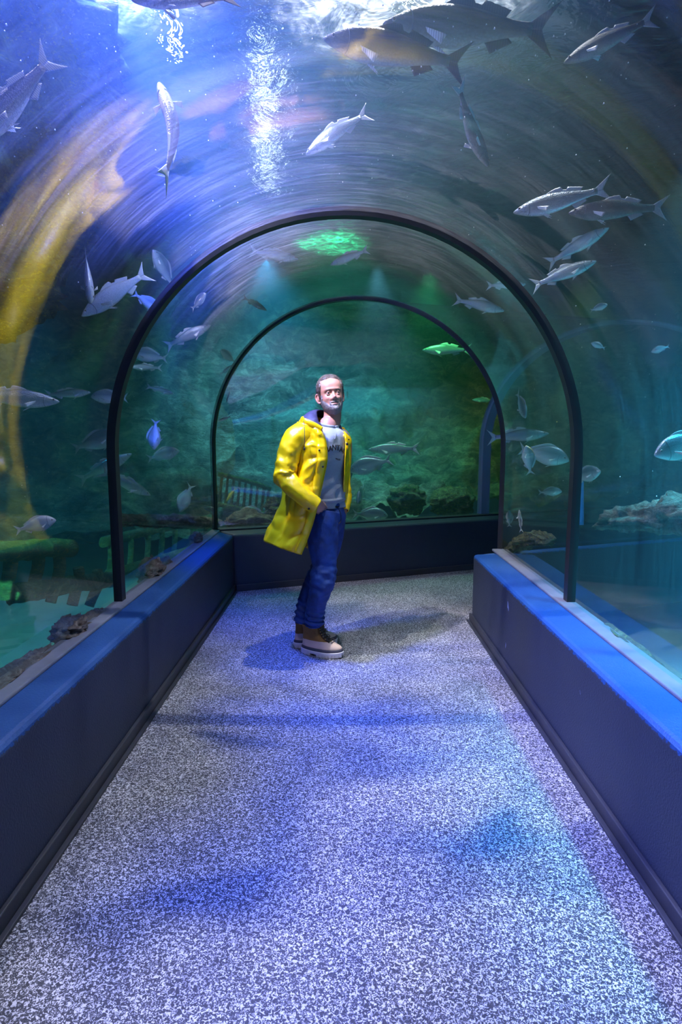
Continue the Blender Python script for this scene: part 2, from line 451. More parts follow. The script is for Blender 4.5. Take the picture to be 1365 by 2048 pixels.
# normals point into the tank
rock_sheet('wall_tank_left', seg_wall((-5.6, -4.5), (-4.2, 11.0), 0-.6, ZS+.1, 0), 190, 60, -0.7, 1.0, M['rock'], 1)
rock_sheet('wall_tank_right', seg_wall((6.0, 10.5), (4.9, -4.5), 0-.6, ZS+.1, 0), 170, 60, -0.6, 0.9, M['rock'], 2)
def slope(u, v):
    A = Vector((-4.6, 6.3, 0)); B = Vector((6.6, 10.4, 0))
    P = A.lerp(B, u); d = (B-A).normalized(); N = Vector((d.y, -d.x, 0))
    back = 2.6*v-0.25*(1-v)
    P = P - N*back
    P.z = 0.25+3.6*v**1.35
    return P, (N*0.6+Vector((0, 0, 0.8))).normalized()
rock_sheet('wall_tank_back', slope, 240, 100, 0.55, 1.1, M['rock'], 3)
def bed(u, v):
    P = Vector((-7.4+15.8*u, -4.5+16.9*v, 0.0)); side = abs(P.x)
    P.z = -0.32 + 0.06*noise.noise(P*0.8)
    return P, Vector((0, 0, 1))
V = []; Fc = []; nx, ny = 150, 160
for j in range(ny+1):
    for i in range(nx+1):
        P, N = bed(i/nx, j/ny); P.z += 0.05*fbm(P*1.6, 4); V.append(P)
for j in range(ny):
    for i in range(nx):
        a = j*(nx+1)+i; Fc.append((a, a+1, a+nx+2, a+nx+1))
props(mesh_obj('seabed', V, Fc, M['sand']), kind='structure')

# hall over the tank: dark ceiling, an added pale slab and two tube lamps seen through the ripples
t = NT('rippled_sheet'); rfr = t.n('ShaderNodeBsdfRefraction'); rfr.inputs['IOR'].default_value = 1.3; rfr.inputs['Roughness'].default_value = 0.0
t.l(t.bump(t.noise(t.coord(), 9, 3, .5, .6), 1.0, 0.10), rfr.inputs['Normal']); t.l(rfr.outputs[0], t.out.inputs['Surface']); M['ripple_sheet'] = t.m
t = NT('lamp_glow'); e = t.n('ShaderNodeEmission'); e.inputs[0].default_value = (0.85, 0.92, 1, 1); e.inputs[1].default_value = 55; t.l(e.outputs[0], t.out.inputs['Surface']); M['glow'] = t.m
M['concrete'] = mat_plain('grey_concrete', (0.30, 0.32, 0.36), 0.9, nscale=2, namt=0.4)
M['dark_concrete'] = mat_plain('dark_concrete', (0.05, 0.06, 0.075), 0.9, nscale=2, namt=0.4)
prism('ceiling', [(-7.5, -4.6), (8.5, -4.6), (8.5, 12.5), (-7.5, 12.5)], 6.2, 6.3, M['dark_concrete'])
def tube_lamp(A, B, r, label):
    root = empty('tube_lamp', A); props(root, label, 'lamp')
    A, B = Vector(A), Vector(B); d = B-A
    def cyl(nm, a, b, r_, mat, dz=0):
        T = (b-a).normalized(); s1 = T.orthogonal().normalized(); s2 = T.cross(s1)
        rings = [[p+s1*r_*cos(k*pi/8)+s2*r_*sin(k*pi/8)+Vector((0, 0, dz)) for k in range(16)] for p in (a, b)]
        return mesh_obj(nm, *loft(rings, True, True, True), mat, root)
    cyl('tube', Vector((0, 0, 0)), d, r, M['glow'])
    cyl('housing', -d*.03, d*1.03, r*1.6, M['concrete'], r*2.8)
tube_lamp((-0.56, 4.6, 4.25), (-0.80, 6.6, 4.25), 0.035, 'tube lamp over the water seen as a ladder of white sparkles above the near ring')
tube_lamp((-1.02, 3.75, 4.25), (-1.14, 4.5, 4.25), 0.008, 'shorter tube lamp over the water, seen as a thin sparkling line at the top')
o = prism('added_ripple_sheet', [(-0.92, 3.4), (-0.20, 3.4), (-0.50, 6.75), (-1.22, 6.75)], 4.02, 4.03, M['ripple_sheet'], kind=None)  # added sheet, breaks up the straight line of the tube
props(o, 'rippled clear sheet added below the tube lamp, breaking it into a ladder of sparkles', 'panel')
prism('added_slab', [(-0.3, 3.9), (1.5, 3.7), (1.9, 5.6), (0.1, 5.9)], 5.3, 5.36, M['concrete'], kind=None)  # added slab, gives the pale blotches seen in the ripples
props(bpy.data.objects['added_slab'], 'pale slab added above the water, seen broken up by ripples at the top', 'added_slab')
# ------------------------------------------------------------------ the person
MY = 3.78                                     # distance of the man from the camera
def P(x, y, dy=0.0): return at_Y(x, y, MY+dy)
def cr(p0, p1, p2, p3, t):
    return 0.5*((2*p1)+(p2-p0)*t+(2*p0-5*p1+4*p2-p3)*t*t+(3*p1-p0-3*p2+p3)*t*t*t)
def spline(pts, n):
    """Catmull-Rom through pts, n samples per span"""
    q = [2*pts[0]-pts[1]]+list(pts)+[2*pts[-1]-pts[-2]]; out = []
    for i in range(len(pts)-1):
        for k in range(n): out.append(cr(q[i], q[i+1], q[i+2], q[i+3], k/n))
    out.append(pts[-1]); return out
def lerp_tab(tab, x):
    if x <= tab[0][0]: return tab[0][1]
    for (a, fa), (b, fb) in zip(tab, tab[1:]):
        if x <= b:
            t = (x-a)/(b-a); t = t*t*(3-2*t) if False else t
            return fa+(fb-fa)*t
    return tab[-1][1]
def smooth_tab(tab, xs):
    """smooth interpolation of (x, value) pairs"""
    n = len(tab); q = [tab[0]]+list(tab)+[tab[-1]]; out = []
    for x in xs:
        x = max(tab[0][0], min(tab[-1][0], x))
        for i in range(n-1):
            if x <= tab[i+1][0] or i == n-2: break
        a, b = tab[i], tab[i+1]; t = (x-a[0])/(b[0]-a[0]+1e-12)
        m0 = (b[1]-(tab[i-1][1] if i else a[1]))/(b[0]-(tab[i-1][0] if i else a[0])+1e-12)
        m1 = ((tab[i+2][1] if i+2 < n else b[1])-a[1])/((tab[i+2][0] if i+2 < n else b[0])-a[0]+1e-12)
        h = b[0]-a[0]; t2, t3 = t*t, t*t*t
        out.append((2*t3-3*t2+1)*a[1]+(t3-2*t2+t)*h*m0+(-2*t3+3*t2)*b[1]+(t3-t2)*h*m1)
    return out
def tube(ctrl, radii, side, n=24, sub=6, fold=None, cap=True, expn=1.0):
    """ctrl points, radii (ra along side, rb across), side hint -> verts, faces"""
    cs = spline(ctrl, sub)
    rr = spline([Vector((a, b, 0)) for a, b in radii], sub)
    rings = []
    L = 0
    for i, c in enumerate(cs):
        T = (cs[min(i+1, len(cs)-1)]-cs[max(i-1, 0)]).normalized()
        Sv = (side-T*side.dot(T)).normalized(); B = T.cross(Sv)
        if i: L += (c-cs[i-1]).length
        ring_ = []
        for j in range(n):
            a = 2*pi*j/n
            k = 1.0+(fold(L, a, c) if fold else 0.0)
            ring_.append(c+Sv*(rr[i].x*cos(a)*k)+B*(rr[i].y*sin(a)*k))
        rings.append(ring_)
    return loft(rings, True, cap, cap)
def merge(parts):
    V = []; Fc = []
    for v, f in parts:
        n = len(V); V += list(v); Fc += [tuple(n+i for i in q) for q in f]
    return V, Fc

FDIR = radians(-45)
fd = Vector((cos(FDIR), sin(FDIR), 0)); rt = Vector((fd.y, -fd.x, 0)); UP = Vector((0, 0, 1))   # torso front, torso right

# ---- materials
def mat_skin():
    t = NT('skin'); co = t.coord()
    vc = t.n('ShaderNodeVertexColor', layer_name='Col')
    nz = t.noise(co, 60, 4)
    c = t.mix(t.math('MULTIPLY', nz, 0.35), vc.outputs[0], (0.42, 0.20, 0.15))
    t.pbr(c, 0.42, 0, t.bump(t.noise(co, 350, 2), 0.15, 0.002), Subsurface_Weight=0.15, Subsurface_Scale=0.01)
    return t.m
def mat_coat():
    t = NT('yellow_rubberised_cloth'); co = t.coord()
    n = t.noise(co, 7, 2, 0.45, 0.3); f = t.noise(co, 500, 2)
    c = t.mix(n, (0.90, 0.56, 0.001), (0.98, 0.66, 0.002))
    b = t.bump(t.math('ADD', t.math('MULTIPLY', n, 1.0), t.math('MULTIPLY', f, 0.02)), 0.45, 0.02)
    t.pbr(c, 0.30, 0, b, Coat_Weight=0.25, Coat_Roughness=0.25); return t.m
def mat_denim():
    t = NT('blue_denim'); co = t.coord()
    n = t.noise(co, 11, 5, 0.6); f = t.noise(t.mapping(co, (300, 300, 900)), 1, 2)
    c = t.mix(t.math('MULTIPLY', t.math('SUBTRACT', n, .3), 2.2), (0.002, 0.012, 0.070), (0.006, 0.060, 0.34))
    c = t.mix(t.math('MULTIPLY', f, 0.20), c, (0.02, 0.10, 0.42))
    t.pbr(c, 0.7, 0, t.bump(t.math('ADD', n, t.math('MULTIPLY', f, 0.1)), 0.6, 0.012)); return t.m
def mat_knit():
    t = NT('grey_marl_jersey'); co = t.coord()
    n = t.noise(co, 260, 3, 0.6); w = t.noise(t.mapping(co, (6, 6, 9)), 1.0, 4)
    c = t.mix(n, (0.22, 0.25, 0.29), (0.38, 0.41, 0.45))
    t.pbr(c, 0.85, 0, t.bump(t.math('ADD', w, t.math('MULTIPLY', n, 0.08)), 0.5, 0.02)); return t.m
M['skin'] = mat_skin(); M['coat'] = mat_coat(); M['denim'] = mat_denim(); M['knit'] = mat_knit()
M['lining'] = mat_plain('navy_lining', (0.030, 0.030, 0.085), 0.6, nscale=20, bump=0.3, bscale=60)
M['ink'] = mat_plain('black_print', (0.008, 0.008, 0.014), 0.7)
M['snap'] = mat_plain('dark_metal_snap', (0.03, 0.03, 0.035), 0.3, 0.8)
M['cord'] = mat_plain('black_cord', (0.01, 0.01, 0.012), 0.6)
M['tan'] = mat_plain('pale_tan_nubuck', (0.62, 0.45, 0.37), 0.75, nscale=25, namt=0.15, bump=0.25, bscale=200)
M['suede'] = mat_plain('brown_suede', (0.26, 0.125, 0.025), 0.9, nscale=40, namt=0.3, bump=0.4, bscale=260)
M['rand'] = mat_plain('charcoal_rubber', (0.06, 0.055, 0.075), 0.6)
M['sole'] = mat_plain('off_white_rubber', (0.66, 0.62, 0.66), 0.55, nscale=30, namt=0.08)
M['gum'] = mat_plain('gum_rubber', (0.45, 0.20, 0.12), 0.6)
M['lace'] = mat_plain('dark_laces', (0.07, 0.06, 0.06), 0.8)
M['brass'] = mat_plain('brass', (0.6, 0.42, 0.12), 0.3, 1.0)
M['eye_white'] = mat_plain('eye_white', (0.30, 0.26, 0.25), 0.25)
M['iris'] = mat_plain('iris', (0.03, 0.022, 0.018), 0.1)
def mat_hair():
    t = NT('greying_hair'); co = t.coord()
    n = t.noise(t.mapping(co, (220, 220, 60)), 1, 3)
    t.pbr(t.mix(n, (0.03, 0.020, 0.016), (0.15, 0.11, 0.10)), 0.5); return t.m
def mat_beard():
    t = NT('grey_beard'); co = t.coord()
    n = t.noise(t.mapping(co, (160, 160, 70)), 1, 3)
    t.pbr(t.mix(n, (0.09, 0.07, 0.065), (0.44, 0.41, 0.42)), 0.6); return t.m
M['hair'] = mat_hair(); M['beard'] = mat_beard()
M['brow'] = mat_plain('brown_eyebrow', (0.25, 0.16, 0.12), 0.7)

# ---- head in its own frame: face to -Y, z up, origin between the eyes
W_T = [(-.125, .0), (-.118, .022), (-.108, .038), (-.09, .050), (-.065, .059), (-.04, .065), (0, .0715), (.03, .0755), (.06, .075), (.085, .067), (.105, .052), (.118, .033), (.126, .0)]
F_T = [(-.125, .045), (-.118, .070), (-.108, .080), (-.09, .086), (-.065, .085), (-.04, .085), (0, .083), (.03, .088), (.06, .085), (.085, .071), (.105, .050), (.118, .030), (.126, .0)]
B_T = [(-.125, -.03), (-.118, -.022), (-.108, -.01), (-.09, .005), (-.065, .035), (-.04, .066), (0, .094), (.03, .103), (.06, .102), (.085, .088), (.105, .064), (.118, .038), (.126, .0)]
def gs(x, z, cx, cz, sx, sz): return exp(-((x-cx)/sx)**2-((z-cz)/sz)**2)
def face_relief(x, z):
    ax = abs(x); d = 0.0
    d += 0.0235*gs(x, z, 0, -.034, .0125, .013)                       # nose tip
    d += 0.016*gs(x, z, 0, -.016, .0085, .020)                        # bridge
    d += 0.009*gs(ax, z, .0155, -.039, .0075, .008)                   # wings of the nose
    d += 0.006*gs(ax, z, .028, .021, .022, .0075)+0.004*gs(x, z, 0, .022, .012, .009)   # brow ridge
    d -= 0.0135*gs(ax, z, .031, .001, .0165, .0115)                    # eye sockets
    d += 0.0065*gs(ax, z, .042, -.030, .018, .013)                    # cheek
    d -= 0.003*gs(ax, z, .048, -.060, .012, .018)
    d += 0.0065*gs(x, z, 0, -.0615, .022, .0048)+0.0075*gs(x, z, 0, -.0725, .020, .0052)  # lips
    d -= 0.007*gs(x, z-.16*ax*0-.004*(ax/.026)**2, 0, -.0668, .030, .0022)                       # mouth line
    d -= 0.003*gs(x, z, 0, -.084, .018, .005)
    d += 0.006*gs(x, z, 0, -.104, .022, .011)                         # chin
    d -= 0.0035*gs(ax-(.020+(-.045-z)*.35), z, 0, -.050, .004, .014)   # smile fold
    return d
def head_rings(nz=110, nt=128):
    zs = [-.125+.251*(0.5-0.5*cos(pi*i/(nz-1))) for i in range(nz)]
    Ws, Fs, Bs = smooth_tab(W_T, zs), smooth_tab(F_T, zs), smooth_tab(B_T, zs)
    rings = []
    for z, w, f, b in zip(zs, Ws, Fs, Bs):
        w = max(w, .0005); cy = (b-f)/2 if f+b > 0 else 0; cy = (b - f)*0.0
        ring_ = []
        for j in range(nt):
            a = 2*pi*j/nt; s_, c_ = sin(a), cos(a)         # a=0 -> front
            ex = 0.86
            x = w*math.copysign(abs(s_)**ex, s_)
            y = -f*math.copysign(abs(c_)**ex, c_) if c_ > 0 else -b*c_
            if c_ > 0.15: y -= face_relief(x, z)*min(1, (c_-.15)*3)
            ring_.append(Vector((x, y, z)))
        rings.append(ring_)
    return rings
HR = head_rings()
H_YAW, H_PITCH, H_ROLL = radians(14), radians(13), radians(-6)
HS = 1.0
head_M = (Matrix.Rotation(H_YAW, 4, 'Z') @ Matrix.Rotation(H_ROLL, 4, 'Y') @ Matrix.Rotation(-H_PITCH, 4, 'X'))
HEADPOS = P(660, 791, -0.02)+Vector((0.004, 0.085, 0))
head_X = Matrix.Translation(HEADPOS) @ head_M @ Matrix.Scale(HS, 4)
def HX(p): return head_X @ Vector(p)

body_parts = []
body_parts.append(loft([[HX(p) for p in r] for r in HR], True, True, True))
def ball(c, r, n=16, sc=(1, 1, 1), X=None):
    rings = []
    for i in range(n+1):
        t = pi*i/n; t = max(.02, min(pi-.02, t))
        rings.append([Vector((c[0]+r*sc[0]*sin(t)*cos(2*pi*j/(2*n)), c[1]+r*sc[1]*sin(t)*sin(2*pi*j/(2*n)), c[2]-r*sc[2]*cos(t))) for j in range(2*n)])
    if X: rings = [[X @ p for p in r] for r in rings]
    return loft(rings, True, True, True)
# eyelids and ears belong to the body surface
for s in (-1, 1):
    body_parts.append(tube([HX((s*(.0175), -.0770, .001)), HX((s*.024, -.0815, .0062)), HX((s*.032, -.0835, .0070)), HX((s*.040, -.0790, .0045)), HX((s*.0455, -.0725, -.001))], [(.0025, .0025), (.0034, .0034), (.0036, .0036), (.0032, .0032), (.0022, .0022)], Vector((0, 0, 1)), 10, 4))
    body_parts.append(tube([HX((s*(.0175), -.0770, .000)), HX((s*.025, -.0795, -.0076)), HX((s*.033, -.0805, -.0082)), HX((s*.040, -.0770, -.0062)), HX((s*.0455, -.0725, -.001))], [(.0025, .0025), (.0038, .0038), (.004, .004), (.0035, .0035), (.0022, .0022)], Vector((0, 0, 1)), 10, 4))
    # ear: rim, lobe and the plate that carries them
    rim = [(.070, .004, .022), (.083, .012, .030), (.090, .022, .024), (.091, .027, .006), (.086, .022, -.012), (.078, .012, -.026), (.071, .004, -.030)]
    body_parts.append(tube([HX((s*a, b, c-.008)) for a, b, c in rim], [(.004, .004)]+[(.0052, .0052)]*4+[(.0065, .0065), (.005, .005)], Vector((0, 1, 0)), 10, 4))
    body_parts.append(ball((s*.076, .013, -.006), .022, 10, (.42, .62, 1.15), head_X))
# neck
nb = P(656, 856, .03)
body_parts.append(tube([HX((0, .022, -.045)), HX((0, .022, -.105)), HX((0, .030, -.140)).lerp(nb, .35), nb, nb-UP*.08], [(.054, .058), (.055, .057), (.058, .060), (.066, .066), (.08, .08)], Vector((1, 0, 0)), 28, 5))
# torso, arms and legs under the clothes
body_parts.append(tube([nb-UP*.02, P(652, 890, .01), P(645, 950, 0), P(648, 1010, 0), P(650, 1050, 0)], [(.07, .06), (.14, .08), (.12, .08), (.125, .08), (.10, .08)], rt, 24, 5))
ARM_R = [P(601, 868, -.11), P(580, 895, -.16), P(571, 925, -.19), P(570, 955, -.20), P(592, 980, -.235), P(612, 995, -.235), P(629, 1003, -.21)]
body_parts.append(tube([P(640, 868, -.02)]+ARM_R, [(.05, .05), (.05, .05), (.045, .045), (.042, .042), (.04, .04), (.038, .038), (.032, .03), (.029, .024)], Vector((0, -1, 0)), 18, 5))
ARM_L = [P(690, 880, .13), P(693, 915, .14), P(690, 955, .11), P(690, 990, .08), P(690, 1012, .05)]
body_parts.append(tube([P(665, 872, .05)]+ARM_L, [(.05, .05), (.042, .042), (.036, .036), (.032, .032), (.030, .030), (.026, .026)], Vector((0, -1, 0)), 18, 5))
LEG_R = [P(646, 1030, -.05), P(644, 1080, -.08), P(648, 1125, -.09), P(646, 1165, -.10), P(634, 1200, -.07), P(629, 1247, -.04)]
LEG_L = [P(660, 1030, .06), P(657, 1080, .07), P(646, 1125, .08), P(629, 1165, .08), P(614, 1200, .07), P(605, 1248, .05)]
for L_ in (LEG_R, LEG_L):
    body_parts.append(tube([P(651, 1015, 0)]+L_, [(.07, .07), (.07, .07), (.062, .062), (.055, .055), (.05, .05), (.042, .042), (.034, .034)], Vector((0, -1, 0)), 18, 5))
# hands: palm, four fingers, thumb
def hand(wrist, palm_dir, palm_norm, s, curl=0.35):
    """palm_dir towards the fingertips, palm_norm out of the back of the hand, s = side of the thumb"""
    pd = palm_dir.normalized(); pn = (palm_norm-pd*palm_norm.dot(pd)).normalized(); sd = pd.cross(pn)*s
    parts = [tube([wrist-pd*.03, wrist+pd*.015, wrist+pd*.05, wrist+pd*.088], [(.027, .019), (.031, .017), (.040, .0165), (.040, .0135)], sd, 20, 5)]
    for k, (off_, ln, r) in enumerate([(.030, .072, .0088), (.0105, .080, .0092), (-.0095, .075, .0088), (-.029, .060, .0078)]):
        b = wrist+pd*(.082-abs(k-1)*.004)+sd*off_
        pts = [b-pd*.02, b]; d = pd.copy(); a = curl*0.5
        for seg in (.45, .31, .24):
            d = (pd*cos(a)-pn*sin(a)); pts.append(pts[-1]+d*(ln*seg)); a += curl
        parts.append(tube(pts, [(r, r), (r*1.1, r*1.1), (r*1.05, r), (r*.95, r*.9), (r*.55, r*.5)], sd, 12, 4))
        parts.append(ball(tuple(b+pn*.004), r*1.15, 8))
    tb = wrist+pd*.022+sd*.026
    td = (pd*.70+sd*.66-pn*.25).normalized()
    parts.append(tube([tb-td*.01, tb+td*.022, tb+td*.046+pd*.004, tb+td*.062+pd*.012], [(.013, .013), (.0125, .0125), (.0105, .0105), (.006, .006)], pn, 12, 4))
    return parts
WR = P(630, 1003, -.205)
body_parts += hand(WR, P(654, 1030, -.10)-WR, Vector((-.25, -1, .45)), 1, .22)
WL = P(690, 1014, .05)
body_parts += hand(WL, P(684, 1042, -.01)-WL, Vector((1, -.3, 0)), -1, .3)

def remeshed(name, V, Fc, voxel, mat, smooth=3, parent=None):
    tmp = mesh_obj(name+'_src', V, Fc, mat)
    md = tmp.modifiers.new('r', 'REMESH'); md.mode = 'VOXEL'; md.voxel_size = voxel; md.use_smooth_shade = True
    if smooth:
        ms = tmp.modifiers.new('s', 'SMOOTH'); ms.factor = .5; ms.iterations = smooth
    dg = bpy.context.evaluated_depsgraph_get(); dg.update()
    me = bpy.data.meshes.new_from_object(tmp.evaluated_get(dg), depsgraph=dg)
    me.name = name; bpy.data.objects.remove(tmp)
    me.materials.clear(); me.materials.append(mat)
    o = bpy.data.objects.new(name, me); C.objects.link(o)
    if parent: o.parent = parent
    return o
PO = Vector((-0.13, 3.78, 0))
V, Fc = merge(body_parts)
person = remeshed('person', [v-PO for v in V], Fc, 0.0032, M['skin'], 2)
person.location = PO
props(person, 'bearded man in an open yellow raincoat, grey sweatshirt, jeans and boots, standing hands in pockets', 'person')
# colour of the skin surface: lips, ears, cheeks, stubble
me = person.data
inv = (Matrix.Translation(-PO) @ head_X).inverted()
ca = me.color_attributes.new('Col', 'FLOAT_COLOR', 'POINT')
base = Vector((0.52, 0.25, 0.18))
cols = []
for v in me.vertices:
    c = base; p = inv @ v.co
    if -.13 < p.z < .13 and abs(p.x) < .11 and abs(p.y) < .12:
        if p.y < 0:
            k = gs(p.x, p.z, 0, -.0735, .025, .0055)*1.1; c = c.lerp(Vector((.46, .19, .18)), min(1, k))
            k = gs(p.x, p.z-.004*(p.x/.026)**2, 0, -.0665, .027, .0016); c = c.lerp(Vector((.10, .03, .03)), min(1, k*.9))
            k = gs(abs(p.x), p.z, .040, -.030, .02, .016); c = c.lerp(Vector((.66, .30, .25)), k*.5)
            k = gs(p.x, p.z, 0, -.035, .016, .014); c = c.lerp(Vector((.62, .27, .21)), k*.55)
            k = gs(abs(p.x), p.z, .007, -.049, .0035, .003); c = c.lerp(Vector((.06, .02, .02)), min(1, k*1.1))
        if abs(p.x) > .074: c = c.lerp(Vector((.62, .24, .19)), .5)
    cols += [c.x, c.y, c.z, 1.0]
ca.data.foreach_set('color', cols)

def pobj(name, V, Fc, mat, parent=person, **k):
    """V in world space; stored relative to the person"""
    return mesh_obj(name, [Vector(v)-PO for v in V], Fc, mat, parent, **k)

for s in (-1, 1):
    e = pobj('eye', *ball((s*.0315, -.0732, -.0005), .0116, 14, (1, 1, 1), head_X), M['eye_white'])
    pobj('iris', *ball((s*.0315+.001, -.0836, -.0003), .0054, 10, (1, .42, 1), head_X), M['iris'], parent=e)

# hair, eyebrows and beard: a shell over the head plus short strands
def region_shell(name, mask, thick, mat, noisef=90, lift=0.35):
    idx = {}; V = []; Fc = []
    nz, nt = len(HR), len(HR[0])
    def nrm(i, j):
        a = HR[min(i+1, nz-1)][j]-HR[max(i-1, 0)][j]; b = HR[i][(j+1) % nt]-HR[i][(j-1) % nt]
        n = b.cross(a)
        if n.length < 1e-9: n = Vector((0, 0, 1 if i > nz/2 else -1))
        n.normalize()
        if n.dot(HR[i][j]-Vector((0, 0, 0))) < 0: n = -n
        return n
    msk = {}
    for i in range(nz):
        for j in range(nt):
            m = mask(HR[i][j]); 
            if m > 0: msk[(i, j)] = m
    def vid(i, j, m):
        if (i, j) not in idx:
            p = HR[i][j]; n = nrm(i, j)
            t = thick*min(1, m)*(1+lift*noise.noise(p*noisef))
            idx[(i, j)] = len(V); V.append(HX(p+n*(t if m > 0 else -.002)))
        return idx[(i, j)]
    for i in range(nz-1):
        for j in range(nt):
            q = [(i, j), (i, (j+1) % nt), (i+1, (j+1) % nt), (i+1, j)]
            ms = [msk.get(k, 0) for k in q]
            if sum(1 for m in ms if m > 0) >= 2:
                Fc.append(tuple(vid(*k, m) for k, m in zip(q, ms)))
    return V, Fc, msk, nrm
def strands(msk, nrm, cnt, ln, wd, grain, thick, seed):
    rnd = random.Random(seed); keys = list(msk); V = []; Fc = []
    for _ in range(cnt):
        i, j = rnd.choice(keys)
        if HR[i][j].z > .123: continue
        n = nrm(i, j); p = HR[i][j]+n*thick*.5*min(1, msk[(i, j)])
        p = p+Vector((rnd.uniform(-.001, .001), 0, rnd.uniform(-.001, .001)))
        d = (n*.8+grain(HR[i][j])+Vector((rnd.uniform(-.5, .5), rnd.uniform(-.5, .5), rnd.uniform(-.5, .5)))*.6).normalized()
        l = ln*rnd.uniform(.5, 1.1); sd = d.cross(n+Vector((.1, .2, .3))).normalized()*wd
        a = len(V); q = d.cross(sd).normalized()*wd
        V += [HX(p+sd), HX(p-sd*.5+q), HX(p-sd*.5-q), HX(p+d*l-n*l*.2)]
        Fc += [(a, a+1, a+3), (a+1, a+2, a+3), (a+2, a, a+3)]
    return V, Fc
def hair_mask(p):
    front = .070-.0*abs(p.x)
    # hairline: high over the forehead, down in front of the ears
    ax = abs(p.x)
    if p.y < 0.0:
        hl = .096-max(0, ax-.030)*0.10+.004*cos(ax*80)
        if ax > .062: hl = .090-(ax-.062)*9
        m = (p.z-hl)/.014
        if p.y > -.028 and ax > .055: m = max(m, (p.z+.018)/.01)
    else:
        m = (p.z+.055-.3*max(0, .03-p.y))/.012
        if p.y < .032 and ax > .05: m = min(m, (p.z-.018)/.01) if p.y > .0 else m
    return max(0, m)
def hair_thick(p): return .008
V1, F1, mk, nr = region_shell('hair', hair_mask, .0075, M['hair'], 70, .45)
S1 = strands(mk, nr, 5200, .018, .0006, lambda p: Vector((.35, -.5 if p.z > .06 else .1, .25 if p.z > .07 else -.8)), .010, 1)
pobj('hair', *merge([(V1, F1), S1]), M['hair'])
def beard_mask(p):
    ax = abs(p.x)
    if p.y > .028: return 0
    if p.y > 0: return (-.010-p.z)/.012 if p.z > -.11 else 1
    edge = -.074+max(0, (ax-.032))*1.35            # upper cheek line
    m = (edge-p.z)/.010
    if ax > .0635: m = max(m, (.0-p.z)/.02)
    # moustache
    mo = gs(p.x, p.z+.10*ax, 0, -.0560, .030, .0052)*1.5-.45
    mo2 = gs(ax, p.z, .027, -.066, .005, .014)*1.5-.4
    m = max(m, mo, mo2)
    # lips stay free
    lip = gs(p.x, p.z, 0, -.0690, .0265, .0085)*1.6
    if lip > .75: m = -1
    return max(0, min(1, m))
V2, F2, mk, nr = region_shell('beard', beard_mask, .0034, M['beard'], 160, .5)
S2 = strands(mk, nr, 4200, .009, .0005, lambda p: Vector((0, -.2, -.9)), .005, 2)
pobj('beard', *merge([(V2, F2), S2]), M['beard'])
for s in (-1, 1):
    def bm_(p, s=s):
        return max(0, gs(p.x, p.z, s*.030, .0185+.0*p.x, .017, .0036)*1.6-.5) if p.y < 0 else 0
    V3, F3, mk, nr = region_shell('b', bm_, .0016, M['brow'], 200, .4)
    S3 = strands(mk, nr, 160, .006, .0004, lambda p: Vector((s*.8, -.1, .1)), .003, 3+s)
    pobj('eyebrow', *merge([(V3, F3), S3]), M['brow'])

# ---- sweatshirt
SH = [  # pixel centre x, y, half width, half depth, dy
    (656, 847, .070, .062, .03), (656, 854, .088, .074, .03), (655, 863, .150, .090, .02), (653, 876, .180, .105, .01), (648, 900, .180, .120, .0),
    (644, 930, .178, .124, -.0), (641, 960, .172, .122, -.0), (642, 985, .172, .124, 0), (644, 996, .166, .120, 0), (645, 1003, .162, .116, 0), (645, 1014, .170, .122, 0)]
def shirt_rings(nlev=60, nt=96, grow=0.0):
    ts = [i/(nlev-1)*(len(SH)-1) for i in range(nlev)]
    cols_ = []
    cen = [P(a, b, e) for a, b, c, d, e in SH]
    comp = [[(i, v) for i, v in enumerate(col)] for col in ([c.x for c in cen], [c.y for c in cen], [c.z for c in cen], [s[2] for s in SH], [s[3] for s in SH])]
    vals = [smooth_tab(c_, ts) for c_ in comp]
    rings = []
    for k in range(nlev):
        c = Vector((vals[0][k], vals[1][k], vals[2][k])); w, d = vals[3][k], vals[4][k]
        ring_ = []
        for j in range(nt):
            a = 2*pi*j/nt
            dirv = fd*(cos(a)*d)+rt*(sin(a)*w)
            # chest slopes: front drops on the ring near the neck
            p = c+dirv*(1+grow)
            if ts[k] < 2.2: p.z -= .022*max(0, cos(a))*(1-ts[k]/2.2)
            # soft folds
            hh = p.z
            q = Vector((a*1.2, hh*7, 0)); fo = .007*noise.noise(q*1.3)+.006*noise.noise(Vector((a*2+hh*16, hh*12, 5)))
            fo *= 1+1.6*max(0, (ts[k]-5)/5)
            if 7.8 < ts[k] < 8.9: fo += .007*sin((ts[k]-7.8)/1.1*pi)
            p += dirv.normalized()*fo
            ring_.append(p)
        rings.append(ring_)
    return rings
SR = shirt_rings()
pobj('sweatshirt', *loft(SR, True, False, False), M['knit'], solid=.004)
shirt = bpy.data.objects['sweatshirt']
pobj('collar', *tube([p+Vector((0, 0, .002)) for p in SR[1][::4]]+[SR[1][0]+Vector((0, 0, .002))], [(.009, .007)]*25, UP, 10, 2), M['knit'], parent=shirt)
